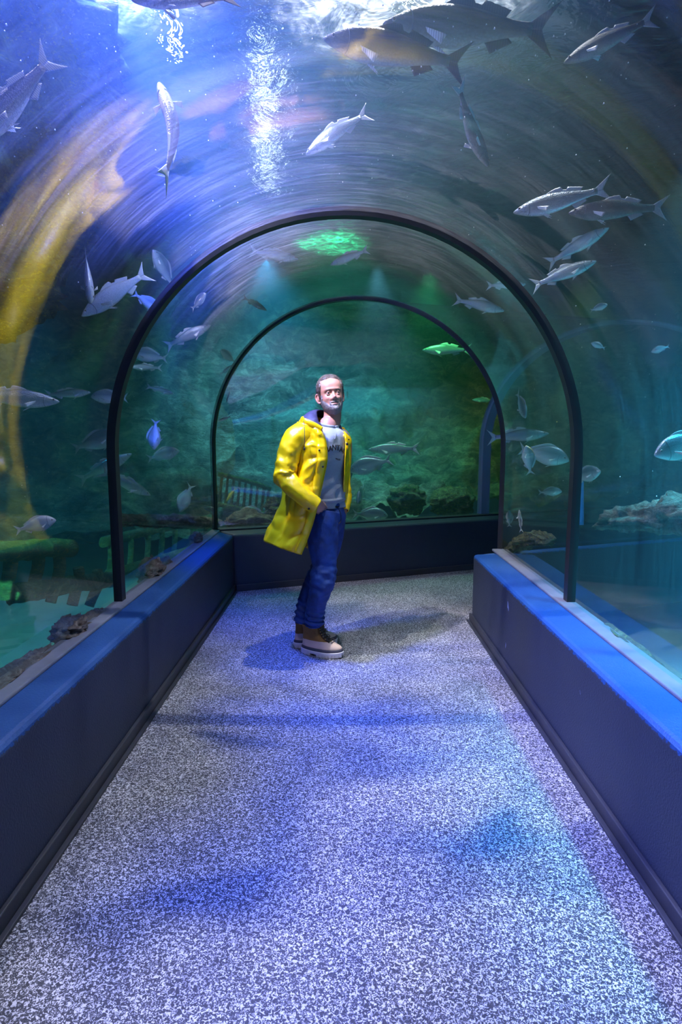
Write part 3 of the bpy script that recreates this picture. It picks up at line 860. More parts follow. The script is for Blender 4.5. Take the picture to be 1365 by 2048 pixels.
# lettering on the chest, laid on the cloth
def shirt_pt(px, py, out=.0045):
    """the cloth under a point of the chest"""
    best = None; d = photo_ray(px, py); o = Vector((0, 0, CAMH))
    for k in range(len(SR)-1):
        for j in range(len(SR[0])):
            a = SR[k][j]; t = (a-o).dot(d)
            if t > 0:
                e = ((o+d*t)-a).length
                # only the side turned to the viewer
                cc = sum((SR[k][m] for m in range(0, 96, 12)), Vector())/8
                n = (a-cc); n.z = 0
                if n.dot(d) < 0 and (best is None or e < best[0]): best = (e, t, n.normalized())
    return o+d*best[1]+best[2]*out
GL = {'M': [[(0, 0), (0, 1), (.5, .35), (1, 1), (1, 0)]], 'A': [[(0, 0), (.5, 1), (1, 0)], [(.22, .36), (.78, .36)]], 'N': [[(0, 0), (0, 1), (1, 0), (1, 1)]],
      'T': [[(0, 1), (1, 1)], [(.5, 1), (.5, 0)]], 'I': [[(.5, 0), (.5, 1)]], 'L': [[(0, 1), (0, 0), (.9, 0)]], 'U': [[(0, 1), (0, .2), (.5, 0), (1, .2), (1, 1)]], 'R': [[(0, 0), (0, 1), (.8, .85), (.8, .6), (0, .5), (1, 0)]], 'E': [[(1, 1), (0, 1), (0, 0), (1, 0)], [(0, .5), (.8, .5)]], 'O': [[(0, 0), (0, 1), (1, 1), (1, 0), (0, 0)]]}
def lettering(parent, items, name):
    parts = []
    for ch, x, y, w, h, rot, th in items:
        for st in GL[ch]:
            pts = []
            for u, v in st:
                dx, dy = (u-.5)*w, -(v-.5)*h; cr_, sr = cos(rot), sin(rot)
                pts.append((x+dx*cr_-dy*sr, y+dx*sr+dy*cr_))
            for (ax_, ay), (bx, by) in zip(pts, pts[1:]):
                l = sqrt((bx-ax_)**2+(by-ay)**2); nx_, ny_ = -(by-ay)/l*th/2, (bx-ax_)/l*th/2
                ex, ey = (bx-ax_)/l*th*.3, (by-ay)/l*th*.3
                q = [shirt_pt(ax_-ex+nx_, ay-ey+ny_), shirt_pt(ax_-ex-nx_, ay-ey-ny_), shirt_pt(bx+ex-nx_, by+ey-ny_), shirt_pt(bx+ex+nx_, by+ey+ny_)]
                parts.append((q, [(0, 1, 2, 3)]))
    V, Fc = merge(parts)
    return pobj(name, V, Fc, M['ink'], parent=parent, solid=.0012, smooth=False)
lettering(shirt, [('M', 652.6, 899.5, 7, 9, -.25, 1.6), ('A', 661.2, 897, 6.4, 9.6, -.10, 1.6), ('N', 668.2, 894.8, 6.0, 9.6, .02, 1.6), ('T', 675.6, 895.6, 5.6, 9.6, .10, 1.6), ('A', 682.0, 898.6, 5.2, 9.6, .18, 1.6), ('I', 686.4, 902, 3, 9, .2, 1.5)], 'chest_lettering')
lettering(shirt, [('N', 672.2, 917.4, 1.6, 2.4, .25, .6), ('U', 674.6, 918.4, 1.6, 2.4, .2, .6), ('I', 676.8, 919.2, 1.4, 2.8, .2, .6), ('T', 679.0, 919.6, 1.8, 3.2, .1, .6)], 'small_lettering')
# neckline V insert seam
vs = [shirt_pt(x, y, .005) for x, y in [(660, 858), (664, 868), (669, 878), (671, 869), (672, 858)]]
pobj('seam', *tube(vs, [(.0012, .0012)]*5, UP, 6, 4), M['knit'], parent=shirt)

# ---- coat body from a control net (front right edge round the back to the front left edge)
NET = [
 [(643, 857, -.12), (628, 850, -.14), (608, 841, -.12), (606, 838, .0), (616, 838, .12), (645, 842, .19), (676, 852, .16), (686, 862, .08), (689, 873, -.01)],
 [(650, 874, -.15), (628, 866, -.17), (598, 855, -.15), (592, 853, -.01), (606, 854, .12), (650, 856, .20), (686, 868, .15), (693, 873, .06), (692, 882, -.03)],
 [(654, 893, -.17), (628, 890, -.20), (600, 885, -.18), (587, 880, -.02), (598, 880, .13), (650, 882, .21), (694, 884, .15), (697, 890, .06), (692, 898, -.05)],
 [(655, 922, -.18), (628, 925, -.215), (600, 922, -.19), (586, 918, -.03), (597, 918, .13), (648, 920, .21), (692, 922, .15), (697, 926, .06), (690, 930, -.05)],
 [(647, 962, -.18), (620, 965, -.22), (592, 965, -.19), (575, 960, -.03), (592, 960, .13), (642, 962, .21), (688, 962, .15), (695, 965, .06), (688, 966, -.04)],
 [(636, 1012, -.19), (612, 1012, -.225), (582, 1010, -.19), (562, 1003, -.04), (582, 1003, .12), (628, 1005, .20), (672, 1008, .16), (683, 1010, .11), (684, 1012, .05)],
 [(623, 1058, -.20), (600, 1058, -.225), (568, 1052, -.18), (545, 1044, -.04), (564, 1043, .11), (602, 1046, .19), (640, 1050, .17), (650, 1050, .14), (655, 1050, .12)],
 [(603.5, 1109, -.20), (583, 1103, -.22), (553, 1093, -.16), (529.5, 1083, -.03), (548, 1080, .10), (580, 1086, .17), (606, 1093, .18), (610, 1094, .17), (612, 1094, .16)]]
NV = [[P(*c) for c in r] for r in NET]
cols9 = [spline([NV[r][c] for r in range(8)], 14) for c in range(9)]
nrow = len(cols9[0])
coat_rows = []
for r in range(nrow):
    row = spline([cols9[c][r] for c in range(9)], 12); coat_rows.append(row)
def coat_fold(r, c, nr_, nc):
    u, v = c/nc, r/nr_
    f = .010*noise.noise(Vector((u*9, v*4, 1)))+.006*noise.noise(Vector((u*16+v*7, v*9, 2)))
    f += .018*max(0, v-.35)*sin(u*2*pi*4.0+1.2*sin(v*3))*(1 if v > .35 else 0)
    def cz(p): return (1-min(1, abs(noise.noise(p))*2.6))**2
    f += .012*cz(Vector((u*5+v*3, v*5-u*6, 7)))-.010*cz(Vector((u*7-v*4, v*4+u*5, 11)))
    if u < .25 and .05 < v < .6:   # folds pulled from the shoulder to the pocketed hand
        s_ = sin((u*26+v*20)); f += .010*(s_*abs(s_))*sin(min(1, u/.22)*pi)
    return f
rows2 = []
for r in range(nrow):
    rr_ = []
    for c in range(len(coat_rows[0])):
        a = coat_rows[min(r+1, nrow-1)][c]-coat_rows[max(r-1, 0)][c]
        b = coat_rows[r][min(c+1, len(coat_rows[0])-1)]-coat_rows[r][max(c-1, 0)]
        n = a.cross(b); n = n.normalized() if n.length > 1e-9 else Vector((0, -1, 0))
        edge = min(1, c/6, (len(coat_rows[0])-1-c)/6, 1 if r < 8 else 1)
        rr_.append(coat_rows[r][c]+n*coat_fold(r, c, nrow, len(coat_rows[0]))*edge)
    rows2.append(rr_)
coat = pobj('raincoat', *loft(rows2, closed=False), M['coat'], solid=.006)
# placket on the right front edge: a doubled strip with its own seam
pl = []
for r in range(2, nrow):
    row = rows2[r]; n = Vector((.05, -1, 0)).normalized()
    e0 = row[0]; e1 = row[9]
    pl.append([e0+n*.005, e0.lerp(e1, .33)+n*.013, e0.lerp(e1, .66)+n*.014, row[9]+n*.011])
pobj('placket', *loft(pl, closed=False), M['coat'], parent=coat, solid=.004)
def disc(c, n, r, h, mat, name, parent):
    n = n.normalized(); s1 = n.orthogonal().normalized()
    return pobj(name, *tube([c, c+n*h*.6, c+n*h], [(r, r), (r, r), (r*.6, r*.6)], s1, 14, 2), mat, parent=parent)
def front_pt(grid, px, py, out):
    d = photo_ray(px, py); o = Vector((0, 0, CAMH)); best = None
    for row in grid:
        for a in row:
            t = (a-o).dot(d); e = (o+d*t-a).length
            if e < .012 and (best is None or t < best): best = t
    return o+d*((best if best else MY-.1)-out)
for x, y in ((639.2, 900.5), (646.2, 933.5)):
    disc(front_pt(rows2, x, y, .014), -photo_ray(x, y), .0060, .004, M['snap'], 'snap', coat)
disc(front_pt(rows2, 619.5, 1026, .006), -photo_ray(620, 1027), .0045, .004, M['snap'], 'snap', coat)
# turned-out collar of the coat below the hood
col = spline([v+Vector((0, -.004, .004)) for v in [P(643.5, 861, -.14)]+[P(x, y+2, dy-.01) for x, y, dy in NET[0][1:]]], 6)
pobj('coat_collar', *tube(col[::3], [(.019 if i < 9 else .012, .012) for i in range(len(col[::3]))], UP, 12, 3), M['coat'], parent=coat)
# lapel turned back on the far front edge with its snap tab
LP = [[(687, 862, .02), (690, 866, -.02), (691, 876, -.06)], [(693, 868, .05), (696, 872, .0), (694, 884, -.06)], [(701, 878, .06), (702.5, 881, .02), (697, 893, -.05)], [(702, 888, .06), (701, 891, .02), (693, 902, -.03)]]
lp = [spline([P(*c) for c in r], 6) for r in LP]
lpc = [spline([lp[r][c] for r in range(4)], 6) for c in range(len(lp[0]))]
pobj('lapel', *loft(lpc, closed=False), M['coat'], parent=coat, solid=.008)
disc(front_pt(lpc, 694.5, 888, .010), -photo_ray(694, 888), .0075, .005, M['snap'], 'snap', coat)
disc(front_pt(lpc, 698, 879, .010), -photo_ray(698, 879), .0045, .005, M['snap'], 'snap', coat)
# sleeves
def sleeve_fold(seed, el, amp):
    def f(L, a, c):
        k = exp(-((L-el)/.085)**2)
        return amp*(k*1.0+.3)*(.9*(1-min(1, abs(noise.noise(Vector((L*13+1.2*sin(a+seed), cos(a)*1.1+seed, sin(a)*1.1))))*3))**2+noise.noise(Vector((L*26, cos(a)*1.6, sin(a)*1.6+seed)))*1.2+.6*noise.noise(Vector((L*9, cos(a)*2.2, sin(a)*2.2+seed+5))))
    return f
SLR = [P(612, 862, -.10), P(597, 874, -.135), P(583, 895, -.165), P(574, 925, -.19), P(571.5, 953, -.205), P(590, 977, -.24), P(611, 996, -.25), P(632.5, 1011.5, -.235)]
sl = pobj('sleeve', *tube(SLR, [(.060, .060), (.078, .074), (.070, .070), (.061, .060), (.0585, .060), (.056, .054), (.052, .050), (.051, .048)], Vector((0, -1, 0)), 40, 12, sleeve_fold(1, .30, .15), cap=False), M['coat'], parent=coat, solid=.005)
disc(P(618, 1017.5, -.292), -photo_ray(618, 1017), .0068, .005, M['snap'], 'snap', sl)
# cuff tab
tabp = [P(606, 990, -.298), P(612, 996, -.300), P(622, 1004, -.297), P(628, 1007, -.290)]
SLL = [P(676, 866, .10), P(688, 882, .135), P(691, 915, .135), P(690, 955, .11), P(691.5, 985, .085), P(691.5, 1004, .06), P(690, 1021, .035)]
pobj('sleeve', *tube(SLL, [(.05, .05), (.048, .05), (.036, .045), (.032, .045), (.034, .045), (.034, .042), (.024, .036)], Vector((1, 0, 0)), 32, 12, sleeve_fold(9, .38, .12), cap=False), M['coat'], parent=coat, solid=.005)
# hood lying open behind the neck: dark lining inside
inner = [P(642.5, 858, -.115), P(638, 846, -.10), P(634.5, 832, -.05), P(635, 822, .02), P(645, 821, .09), P(662, 828, .11), P(672, 840, .07), P(679, 856, .02), P(687.5, 874, -.015)]
outer = [P(643, 860, -.135), P(629, 850, -.145), P(612, 841, -.12), P(604, 837.5, .0), P(612, 832, .12), P(645, 836, .20), P(677, 852, .15), P(687, 864, .07), P(690, 877, .0)]
inn, out_ = spline(inner, 6), spline(outer, 6)
hood_rows = []
for k in range(9):
    t = k/8
    hood_rows.append([a.lerp(b, t)+Vector((0, 0, .016*sin(pi*t)*(1+.4*noise.noise(a*30)))) for a, b in zip(inn, out_)])
pobj('hood_lining', *loft(hood_rows, closed=False), M['lining'], parent=coat, solid=.006)
back_rows = [[a+Vector((0, 0, -.004)) for a in out_]]
for k in range(1, 7):
    t = k/6
    back_rows.append([b+Vector((0, 0, -.055*t)) + (Vector((b.x, b.y, 0))-Vector((P(650, 850, .03).x, P(650, 850, .03).y, 0))).normalized()*(.018*sin(pi*t)) for b in out_])
back_rows = [r[12:40] for r in back_rows]
pobj('hood', *loft(back_rows, closed=False), M['coat'], parent=coat, solid=.006)
# drawcord with its toggle
dc = [P(607.5, 841.5, -.20), P(609, 850, -.215), P(609.5, 870, -.240), P(609.5, 889, -.250), P(609, 897, -.252)]
dcd = pobj('drawcord', *tube(dc, [(.0017, .0017)]*5, Vector((1, 0, 0)), 8, 5), M['cord'], parent=coat)
pobj('toggle', *tube([P(609, 895, -.252), P(609, 898, -.252), P(609, 901, -.252)], [(.0035, .0035), (.0048, .0048), (.003, .003)], Vector((1, 0, 0)), 10, 3), M['cord'], parent=dcd)

# ---- jeans
def denim_fold(seed, knee, hem):
    def f(L, a, c):
        k = .055*noise.noise(Vector((L*9+sin(a), cos(a)*1.8, sin(a)*1.8+seed)))+.03*noise.noise(Vector((L*30+2*sin(a), cos(a)*1.5, sin(a)*1.5+seed)))
        kk = exp(-((L-knee)/.10)**2); k += kk*.11*noise.noise(Vector((L*34, cos(a)*1.3+L*6, sin(a)*1.3+seed)))*2
        h = max(0, (L-hem)/.10); h = min(1, h)
        k += h*(.14*sin(L*165+1.6*sin(a)+.8*cos(2*a+seed))+.05*noise.noise(Vector((L*50, cos(a)*2, sin(a)*2))))
        return k
    return f
jparts = []
LR = [P(648, 1022, -.045), P(645, 1045, -.06), P(646, 1080, -.075), P(648.5, 1125, -.09), P(646, 1160, -.105), P(640.5, 1182, -.095), P(633, 1208, -.07), P(630, 1232, -.05), P(629.5, 1250, -.04)]
LL = [P(662, 1022, .045), P(663, 1045, .06), P(661, 1080, .075), P(648, 1125, .085), P(630, 1162, .085), P(620, 1185, .075), P(611, 1208, .065), P(605.5, 1230, .055), P(605, 1246, .05)]
jr = [(.095, .100), (.103, .102), (.094, .096), (.080, .080), (.081, .078), (.072, .070), (.064, .062), (.058, .060), (.056, .058)]
jl = [(.090, .090), (.092, .090), (.080, .080), (.072, .072), (.066, .066), (.060, .060), (.054, .054), (.050, .052), (.048, .050)]
jparts.append(tube(LR, jr, Vector((0, -1, 0)), 56, 14, denim_fold(1, .43, .60)))
jparts.append(tube(LL, jl, Vector((0, -1, 0)), 56, 14, denim_fold(4, .45, .60)))
jparts.append(tube([P(647, 1003, 0), P(648, 1014, 0), P(650, 1030, 0), P(652, 1052, 0), P(653, 1066, 0)], [(.144, .098), (.149, .103), (.158, .112), (.140, .10), (.09, .07)], rt, 64, 8,
                   lambda L, a, c: .03*noise.noise(Vector((L*20, cos(a)*2.5, sin(a)*2.5)))))
V, Fc = merge(jparts)
jeans = remeshed('jeans', [v-PO for v in V], Fc, 0.0042, M['denim'], 2, person)
# opening of the pocket, seams, fly and belt
def jp(x, y, o=.004):
    """the denim under a point of the photo"""
    d = photo_ray(x, y); o0 = Vector((0, 0, CAMH)); 
    hit, loc, n, _ = jeans.ray_cast(o0-PO, d, distance=8)
    return (loc+PO-d*o) if hit else P(x, y, -.1)
bpy.context.view_layer.update()
def seam(name, pts, r, mat, parent): 
    q = [jp(x, y, r*.8) for x, y in pts]; return pobj(name, *tube(q, [(r, r)]*len(q), UP, 8, 5), mat, parent=parent)
seam('pocket_edge', [(634, 1023), (642, 1022), (651, 1018), (658, 1013), (660, 1009)], .0022, M['denim'], jeans)
seam('fly_seam', [(668, 1010), (673, 1013), (679, 1020), (682, 1030), (682, 1042), (678, 1048)], .0024, M['cord'], jeans)
seam('side_seam', [(628, 1040), (629, 1060), (633, 1085), (634, 1110), (630, 1140)], .0014, M['denim'], jeans)
wb = [P(647, 1013, 0)+rt*(.150*sin(a))+fd*(.104*cos(a)) for a in [2*pi*i/32 for i in range(33)]]
pobj('belt', *tube(wb, [(.010, .003)]*33, UP, 8, 2), M['cord'], parent=jeans)

# ---- boots
def boot_outline(x0, x1, w, n=40, toe=.55):
    pts = []
    for j in range(n):
        a = 2*pi*j/n; c_, s_ = cos(a), sin(a)
        x = (x0+x1)/2+(x1-x0)/2*math.copysign(abs(c_)**.80, c_)
        u = (x-x0)/(x1-x0)
        wi = w*(0.80+.28*sin(min(1, u*1.25)*pi*.62)) if u < .8 else w*(0.80+.28*sin(min(1, u*1.25)*pi*.62))
        pts.append((x, wi*math.copysign(abs(s_)**.85, s_)))
    return pts
def make_boot(Xf, tongue_side=1, tongue_up=0.0):
    def L(z, x0, x1, w, tilt=0): return [Xf @ Vector((x, y, z+tilt*x)) for x, y in boot_outline(x0, x1, w)]
    # spring of the toe
    def Ls(z, x0, x1, w):
        return [Xf @ Vector((x, y, z+max(0, x-.20)*.10)) for x, y in boot_outline(x0, x1, w)]
    up = [(.036, .000, .283, .046), (.05, -.002, .284, .0465), (.062, .000, .278, .045), (.072, .002, .262, .042), (.083, .003, .240, .039), (.097, .004, .212, .037)]
    sh = [(.094, .003, .214, .0365), (.108, .004, .184, .036), (.122, .006, .158, .036), (.138, .007, .143, .037), (.156, .006, .134, .039), (.175, .003, .131, .042), (.190, -.001, .131, .0445), (.194, .004, .126, .040), (.180, .010, .118, .034)]
    root = pobj('boot', *loft([Ls(*r) for r in up], True, True, False), M['tan'], subsurf=1)
    pobj('shaft', *loft([Ls(*r) for r in sh], True, False, True), M['suede'], parent=root, subsurf=1)
    pobj('rand', *loft([Ls(.030, -.004, .288, .049), Ls(.036, -.006, .290, .0505), Ls(.048, -.005, .289, .050), Ls(.052, .0, .284, .047)], True, True, True), M['rand'], parent=root)
    # lugged sole
    parts = [loft([Ls(.012, -.006, .286, .050), Ls(.016, -.010, .293, .053), Ls(.030, -.010, .294, .053), Ls(.033, -.006, .290, .050)], True, True, True)]
    for k in range(14):
        x = .006+k*.0215
        if .085 < x < .125: continue
        w = .053*(0.80+.28*sin(min(1, ((x+.01)/.3)*1.25)*pi*.62))
        for s in (-1, 1):
            z0 = max(0, x-.20)*.10
            def hw(q):
                u = min(1, max(0, (q+.010)/.304)); cc = 2*u-1; sn = sqrt(max(0, 1-min(1, abs(cc))**(2/.8)))
                return .053*(0.80+.28*sin(min(1, u*1.25)*pi*.62))*sn**.85*1.0
            xa, xb = max(-.006, x-.009), min(.288, x+.010)
            c = [(xa, s*hw(xa)*.3), (xb, s*hw(xb)*.3), (xb, s*hw(xb)), (xa, s*hw(xa))]
            v = [Xf @ Vector((a, b, z0)) for a, b in c]+[Xf @ Vector((a, b, .020+z0)) for a, b in c]
            parts.append((v, [(0, 1, 2, 3), (7, 6, 5, 4), (0, 4, 5, 1), (1, 5, 6, 2), (2, 6, 7, 3), (3, 7, 4, 0)]))
    pobj('sole', *merge(parts), M['sole'], parent=root, smooth=False)
    # tongue with ochre edge
    tg = [[Xf @ Vector((x, y*.026, z)) for y in (-1, -.5, 0, .5, 1)] for x, z in [(.205, .092), (.183, .108), (.160, .126), (.146, .146), (.140, .17), (.142, .196), (.146, .212)]]
    t_ = pobj('tongue', *loft(tg, closed=False), M['lining_brown'], parent=root, solid=.008)
    e = [Xf @ Vector((.1465-abs(y)*.012, y*.030, .213-abs(y)*.006)) for y in (-1, -.5, 0, .5, 1)]
    pobj('tongue_edge', *tube(e, [(.004, .004)]*5, UP, 8, 3), M['ochre'], parent=t_)
    # laces zigzag up the front
    zz = []
    lv = [(.218, .090), (.200, .101), (.183, .113), (.167, .127), (.156, .141), (.148, .157), (.144, .174)]
    for i, (x, z) in enumerate(lv):
        s = 1 if i % 2 else -1
        zz.append(Xf @ Vector((x+.004, s*.024, z+.006))); zz.append(Xf @ Vector((x+.006, -s*.024, z+.006)))
    pobj('laces', *tube(zz, [(.0024, .0024)]*len(zz), UP, 6, 3), M['lace'], parent=root)
    for i, (x, z) in enumerate(lv[2:]):
        for s in (-1, 1):
            c = Xf @ Vector((x-.002, s*.031, z+.004)); n = (Xf.to_3x3() @ Vector((.3, s, .2))).normalized()
            disc(c, n, .0038, .003, M['brass'], 'eyelet', root)
    hl = [Xf @ Vector(p) for p in [(.004, 0, .175), (-.010, 0, .190), (-.012, 0, .205), (-.002, 0, .208), (.006, 0, .196)]]
    pobj('heel_loop', *tube(hl, [(.0018, .006)]*5, Vector((0, 0, 1)), 6, 4), M['cord'], parent=root)
    # toe cap stitching line
    return root
M['lining_brown'] = mat_plain('dark_tongue', (0.05, 0.028, 0.014), 0.8)
M['ochre'] = mat_plain('ochre_padding', (0.75, 0.42, 0.02), 0.7)
def foot_M(x0, y0, x1, y1):
    def fl(x, y):
        d = photo_ray(x, y); return Vector((0, 0, CAMH))+d*(-CAMH/d.z)
    a, b = fl(x0, y0), fl(x1, y1); v = (b-a).normalized()
    n = Vector((-v.y, v.x, 0))
    Mx = Matrix(((v.x, n.x, 0, a.x), (v.y, n.y, 0, a.y), (0, 0, 1, 0), (0, 0, 0, 1)))
    return Mx
make_boot(foot_M(606, 1302, 677, 1314))
make_boot(foot_M(590, 1293, 674, 1287))
# ------------------------------------------------------------------ fish
def mat_fish(name, back, flank, belly, metal=0.5, rough=0.28):
    t = NT(name); co = t.coord()
    sx = t.n('ShaderNodeSeparateXYZ'); t.l(co, sx.inputs[0])
    wob = t.math('MULTIPLY', t.noise(co, 9, 3), 0.03)
    z = t.math('ADD', sx.outputs[2], wob)
    zz = t.math('MULTIPLY_ADD', z, 4.5, 0.45)
    c = t.ramp(zz, [(0.22, belly), (0.86, back), (0.52, flank)])
    v = t.n('ShaderNodeTexVoronoi'); v.inputs['Scale'].default_value = 75; t.l(t.mapping(co, (1, .6, 1.4)), v.inputs['Vector'])
    c = t.mix(t.math('MULTIPLY', v.outputs[0], 0.45), c, tuple(x*.45 for x in flank))
    t.pbr(c, rough, metal, t.bump(v.outputs[0], 0.35, 0.004)); return t.m
M['bass'] = mat_fish('silver_bass_scales', (0.07, 0.10, 0.13), (0.42, 0.48, 0.52), (0.86, 0.88, 0.88))
M['bream'] = mat_fish('silver_bream_scales', (0.16, 0.20, 0.24), (0.56, 0.61, 0.64), (0.88, 0.90, 0.90))
M['lit_bass'] = mat_fish('lit_bass_scales', (0.75, 0.78, 0.80), (0.70, 0.76, 0.80), (0.60, 0.68, 0.70), 0.15)  # lamp light put into the skin colour, palest along the back
M['dark_bass'] = mat_fish('dark_bass_scales', (0.015, 0.017, 0.02), (0.09, 0.10, 0.10), (0.34, 0.35, 0.30), 0.1, .5)
M['yellow_fish'] = mat_fish('yellow_fish_scales', (0.55, 0.50, 0.05), (0.80, 0.75, 0.10), (0.85, 0.80, 0.30), 0.1, .5)
def mat_fin(name, c):
    t = NT(name); co = t.coord()
    w = t.n('ShaderNodeTexWave'); w.inputs['Scale'].default_value = 22; w.inputs['Distortion'].default_value = 1.5; t.l(co, w.inputs['Vector'])
    col = t.mix(w.outputs[0], tuple(x*.6 for x in c), c)
    p = t.pbr(col, 0.5, 0.1); p.inputs['Transmission Weight'].default_value = 0.0
    return t.m
M['fin'] = mat_fin('grey_fin', (0.50, 0.55, 0.58)); M['fin_pale'] = mat_fin('white_fin', (0.88, 0.90, 0.90)); M['fin_dark'] = mat_fin('dark_fin', (0.06, 0.06, 0.065)); M['fin_yellow'] = mat_fin('yellow_fin', (0.8, 0.7, 0.1))
M['gill'] = mat_plain('dark_gill', (0.10, 0.12, 0.14), 0.5)
ST = [0, .012, .04, .09, .16, .25, .35, .45, .55, .65, .74, .81, .86]
SHAPES = {
 'bass': dict(top=[0, .012, .028, .050, .076, .098, .108, .104, .088, .066, .046, .036, .036], bot=[0, .014, .030, .050, .074, .094, .100, .094, .078, .058, .042, .034, .034], wid=[0, .014, .026, .040, .050, .056, .057, .052, .043, .031, .020, .012, .007]),
 'bream': dict(top=[0, .030, .068, .118, .168, .204, .212, .196, .160, .112, .066, .042, .040], bot=[0, .022, .045, .078, .118, .156, .176, .170, .142, .100, .060, .040, .038], wid=[0, .018, .034, .050, .062, .068, .066, .058, .047, .034, .021, .012, .007])}
FISHMESH = {}
def fish_meshes(kind, bend, skin, fin, pect):
    key = (kind, bend, skin, fin, pect)
    if key in FISHMESH: return FISHMESH[key]
    sp = SHAPES[kind]; xs = [.86*(i/34)**1.25 for i in range(35)]
    T = smooth_tab(list(zip(ST, sp['top'])), xs); B = smooth_tab(list(zip(ST, sp['bot'])), xs); Wd = smooth_tab(list(zip(ST, sp['wid'])), xs)
    def bd(p):   # swimming curve; head towards +X, tail towards -X, middle at the origin
        u = p[0]; y = p[1]+bend*(.16*max(0, u-.35)**1.6*2-.03*u)
        return Vector((.45-u, y, p[2]))
    rings = []
    for x, t_, b, w in zip(xs, T, B, Wd):
        t_, b, w = max(t_, .002), max(b, .002), max(w, .0015)
        r = []
        for j in range(20):
            a = 2*pi*j/20; zc = (t_ if sin(a) > 0 else b)*sin(a)
            r.append(bd((x, w*math.copysign(abs(cos(a))**.85, cos(a)), zc-.0)))
        rings.append(r)
    out = {}
    def mk(name, V, Fc, mat, sub=0):
        me = bpy.data.meshes.new(name); me.from_pydata([tuple(v) for v in V], [], Fc); me.update()
        me.polygons.foreach_set('use_smooth', [True]*len(me.polygons)); me.materials.append(mat); return me
    out['fish'] = mk('fish_body', *loft(rings, True, True, True), M[skin])
    tp = lambda u: smooth_tab(list(zip(ST, sp['top'])), [u])[0]
    bt = lambda u: -smooth_tab(list(zip(ST, sp['bot'])), [u])[0]
    def finsheet(base, tip, n=10, m=4, th=.004):
        rows = []
        for i in range(n+1):
            b, t_ = Vector(base(i/n)), Vector(tip(i/n)); rows.append([bd(b.lerp(t_, k/m)+Vector((0, th*(1-.8*k/m), 0))) for k in range(m+1)])
        rows2_ = []
        for i in range(n+1):
            b, t_ = Vector(base(i/n)), Vector(tip(i/n)); rows2_.append([bd(b.lerp(t_, k/m)-Vector((0, th*(1-.8*k/m), 0))) for k in range(m+1)])
        loops = [r+q[::-1] for r, q in zip(rows, rows2_)]
        return loft(loops, True, True, True)
    d0, d1, dh = (.34, .70, .060) if kind == 'bass' else (.28, .74, .055)
    def dors(i): u = d0+(d1-d0)*i; return (u, 0, tp(u)-.008)
    def dorst(i):
        u = d0+(d1-d0)*i; h = dh*(sin(min(1, i*1.9+.12)*pi/2))*(1-.45*i)*(1-.12*abs(sin(i*28)))
        if kind == 'bass' and .42 < i < .56: h *= .35
        return (u+.03, 0, tp(u)+h)
    out['dorsal_fin'] = mk('dorsal_fin', *finsheet(dors, dorst, 26), M[fin])
    out['anal_fin'] = mk('anal_fin', *finsheet(lambda i: (.60+.13*i, 0, bt(.60+.13*i)+.006), lambda i: (.64+.12*i, 0, bt(.60+.13*i)-.05*(1-.6*i)), 8), M[fin])
    fk = .135 if kind == 'bass' else .150
    V1_, F1_ = finsheet(lambda i: (.845+.0*i, 0, .034*(1-i)), lambda i: (1.0-.085*i-.0*i, 0, fk*(1-i)**.85), 8, 5, .0045)
    V2_, F2_ = finsheet(lambda i: (.845, 0, -.034*(1-i)), lambda i: (1.0-.085*i, 0, -fk*(1-i)**.85), 8, 5, .0045)
    out['tail_fin'] = mk('tail_fin', *merge([(V1_, F1_), (V2_, F2_)]), M[fin])
    for nm, s in (('pectoral_fin', 1), ('pectoral_fin', -1)):
        w = smooth_tab(list(zip(ST, sp['wid'])), [.26])[0]
        V_, F_ = finsheet(lambda i: (.255+.012*i, s*w*.92, -.012-.025*i), lambda i: (.385-.03*i, s*(w+.060), -.055-.045*i), 5, 5, .003)
        out['p%d' % s] = mk('pectoral_fin', V_, F_, M[pect])
    V_, F_ = merge([finsheet(lambda i, s=s: (.30+.03*i, s*.012, bt(.32)+.01), lambda i, s=s: (.40-.02*i, s*.035, bt(.35)-.045+.02*i), 4, 3, .003) for s in (-1, 1)])
    out['pelvic_fin'] = mk('pelvic_fin', V_, F_, M[pect])
    er = .013 if kind == 'bass' else .019; ex = .070 if kind == 'bass' else .095; ez = .020 if kind == 'bass' else .045
    we = smooth_tab(list(zip(ST, sp['wid'])), [ex])[0]*(.92 if kind == 'bass' else .90)
    for s in (-1, 1):
        out['e%d' % s] = mk('eye', *ball(bd((ex, s*we, ez)), er, 8, (1, .45, 1)), M['eye_white'])
        out['u%d' % s] = mk('pupil', *ball(bd((ex, s*(we+er*.28), ez)), er*.58, 8, (1, .45, 1)), M['iris'])
    # edge of the gill cover
    gx = .17 if kind == 'bass' else .20
    for s in (-1, 1):
        pts = []
        for k in range(9):
            a = -1.0+2.0*k/8
            u = gx+.03*cos(a*1.4)-.02
            hgt = smooth_tab(list(zip(ST, sp['top'] if a > 0 else sp['bot'])), [u])[0]
            ww = smooth_tab(list(zip(ST, sp['wid'])), [u])[0]
            sa = a*.80
            pts.append(bd((u, s*(ww*abs(cos(sa*pi/2*.98))**.85+.0008), hgt*sin(sa*pi/2))))
        out['g%d' % s] = mk('gill_cover', *tube(pts, [(.0028, .0028)]*9, Vector((1, 0, 0)), 6, 2), M['gill'])
    FISHMESH[key] = out; return out
def exit_t(d):
    o = Vector((0, 0, CAMH)); t = .3
    while inside_tunnel(o+d*t) and t < 14: t += .02
    return t
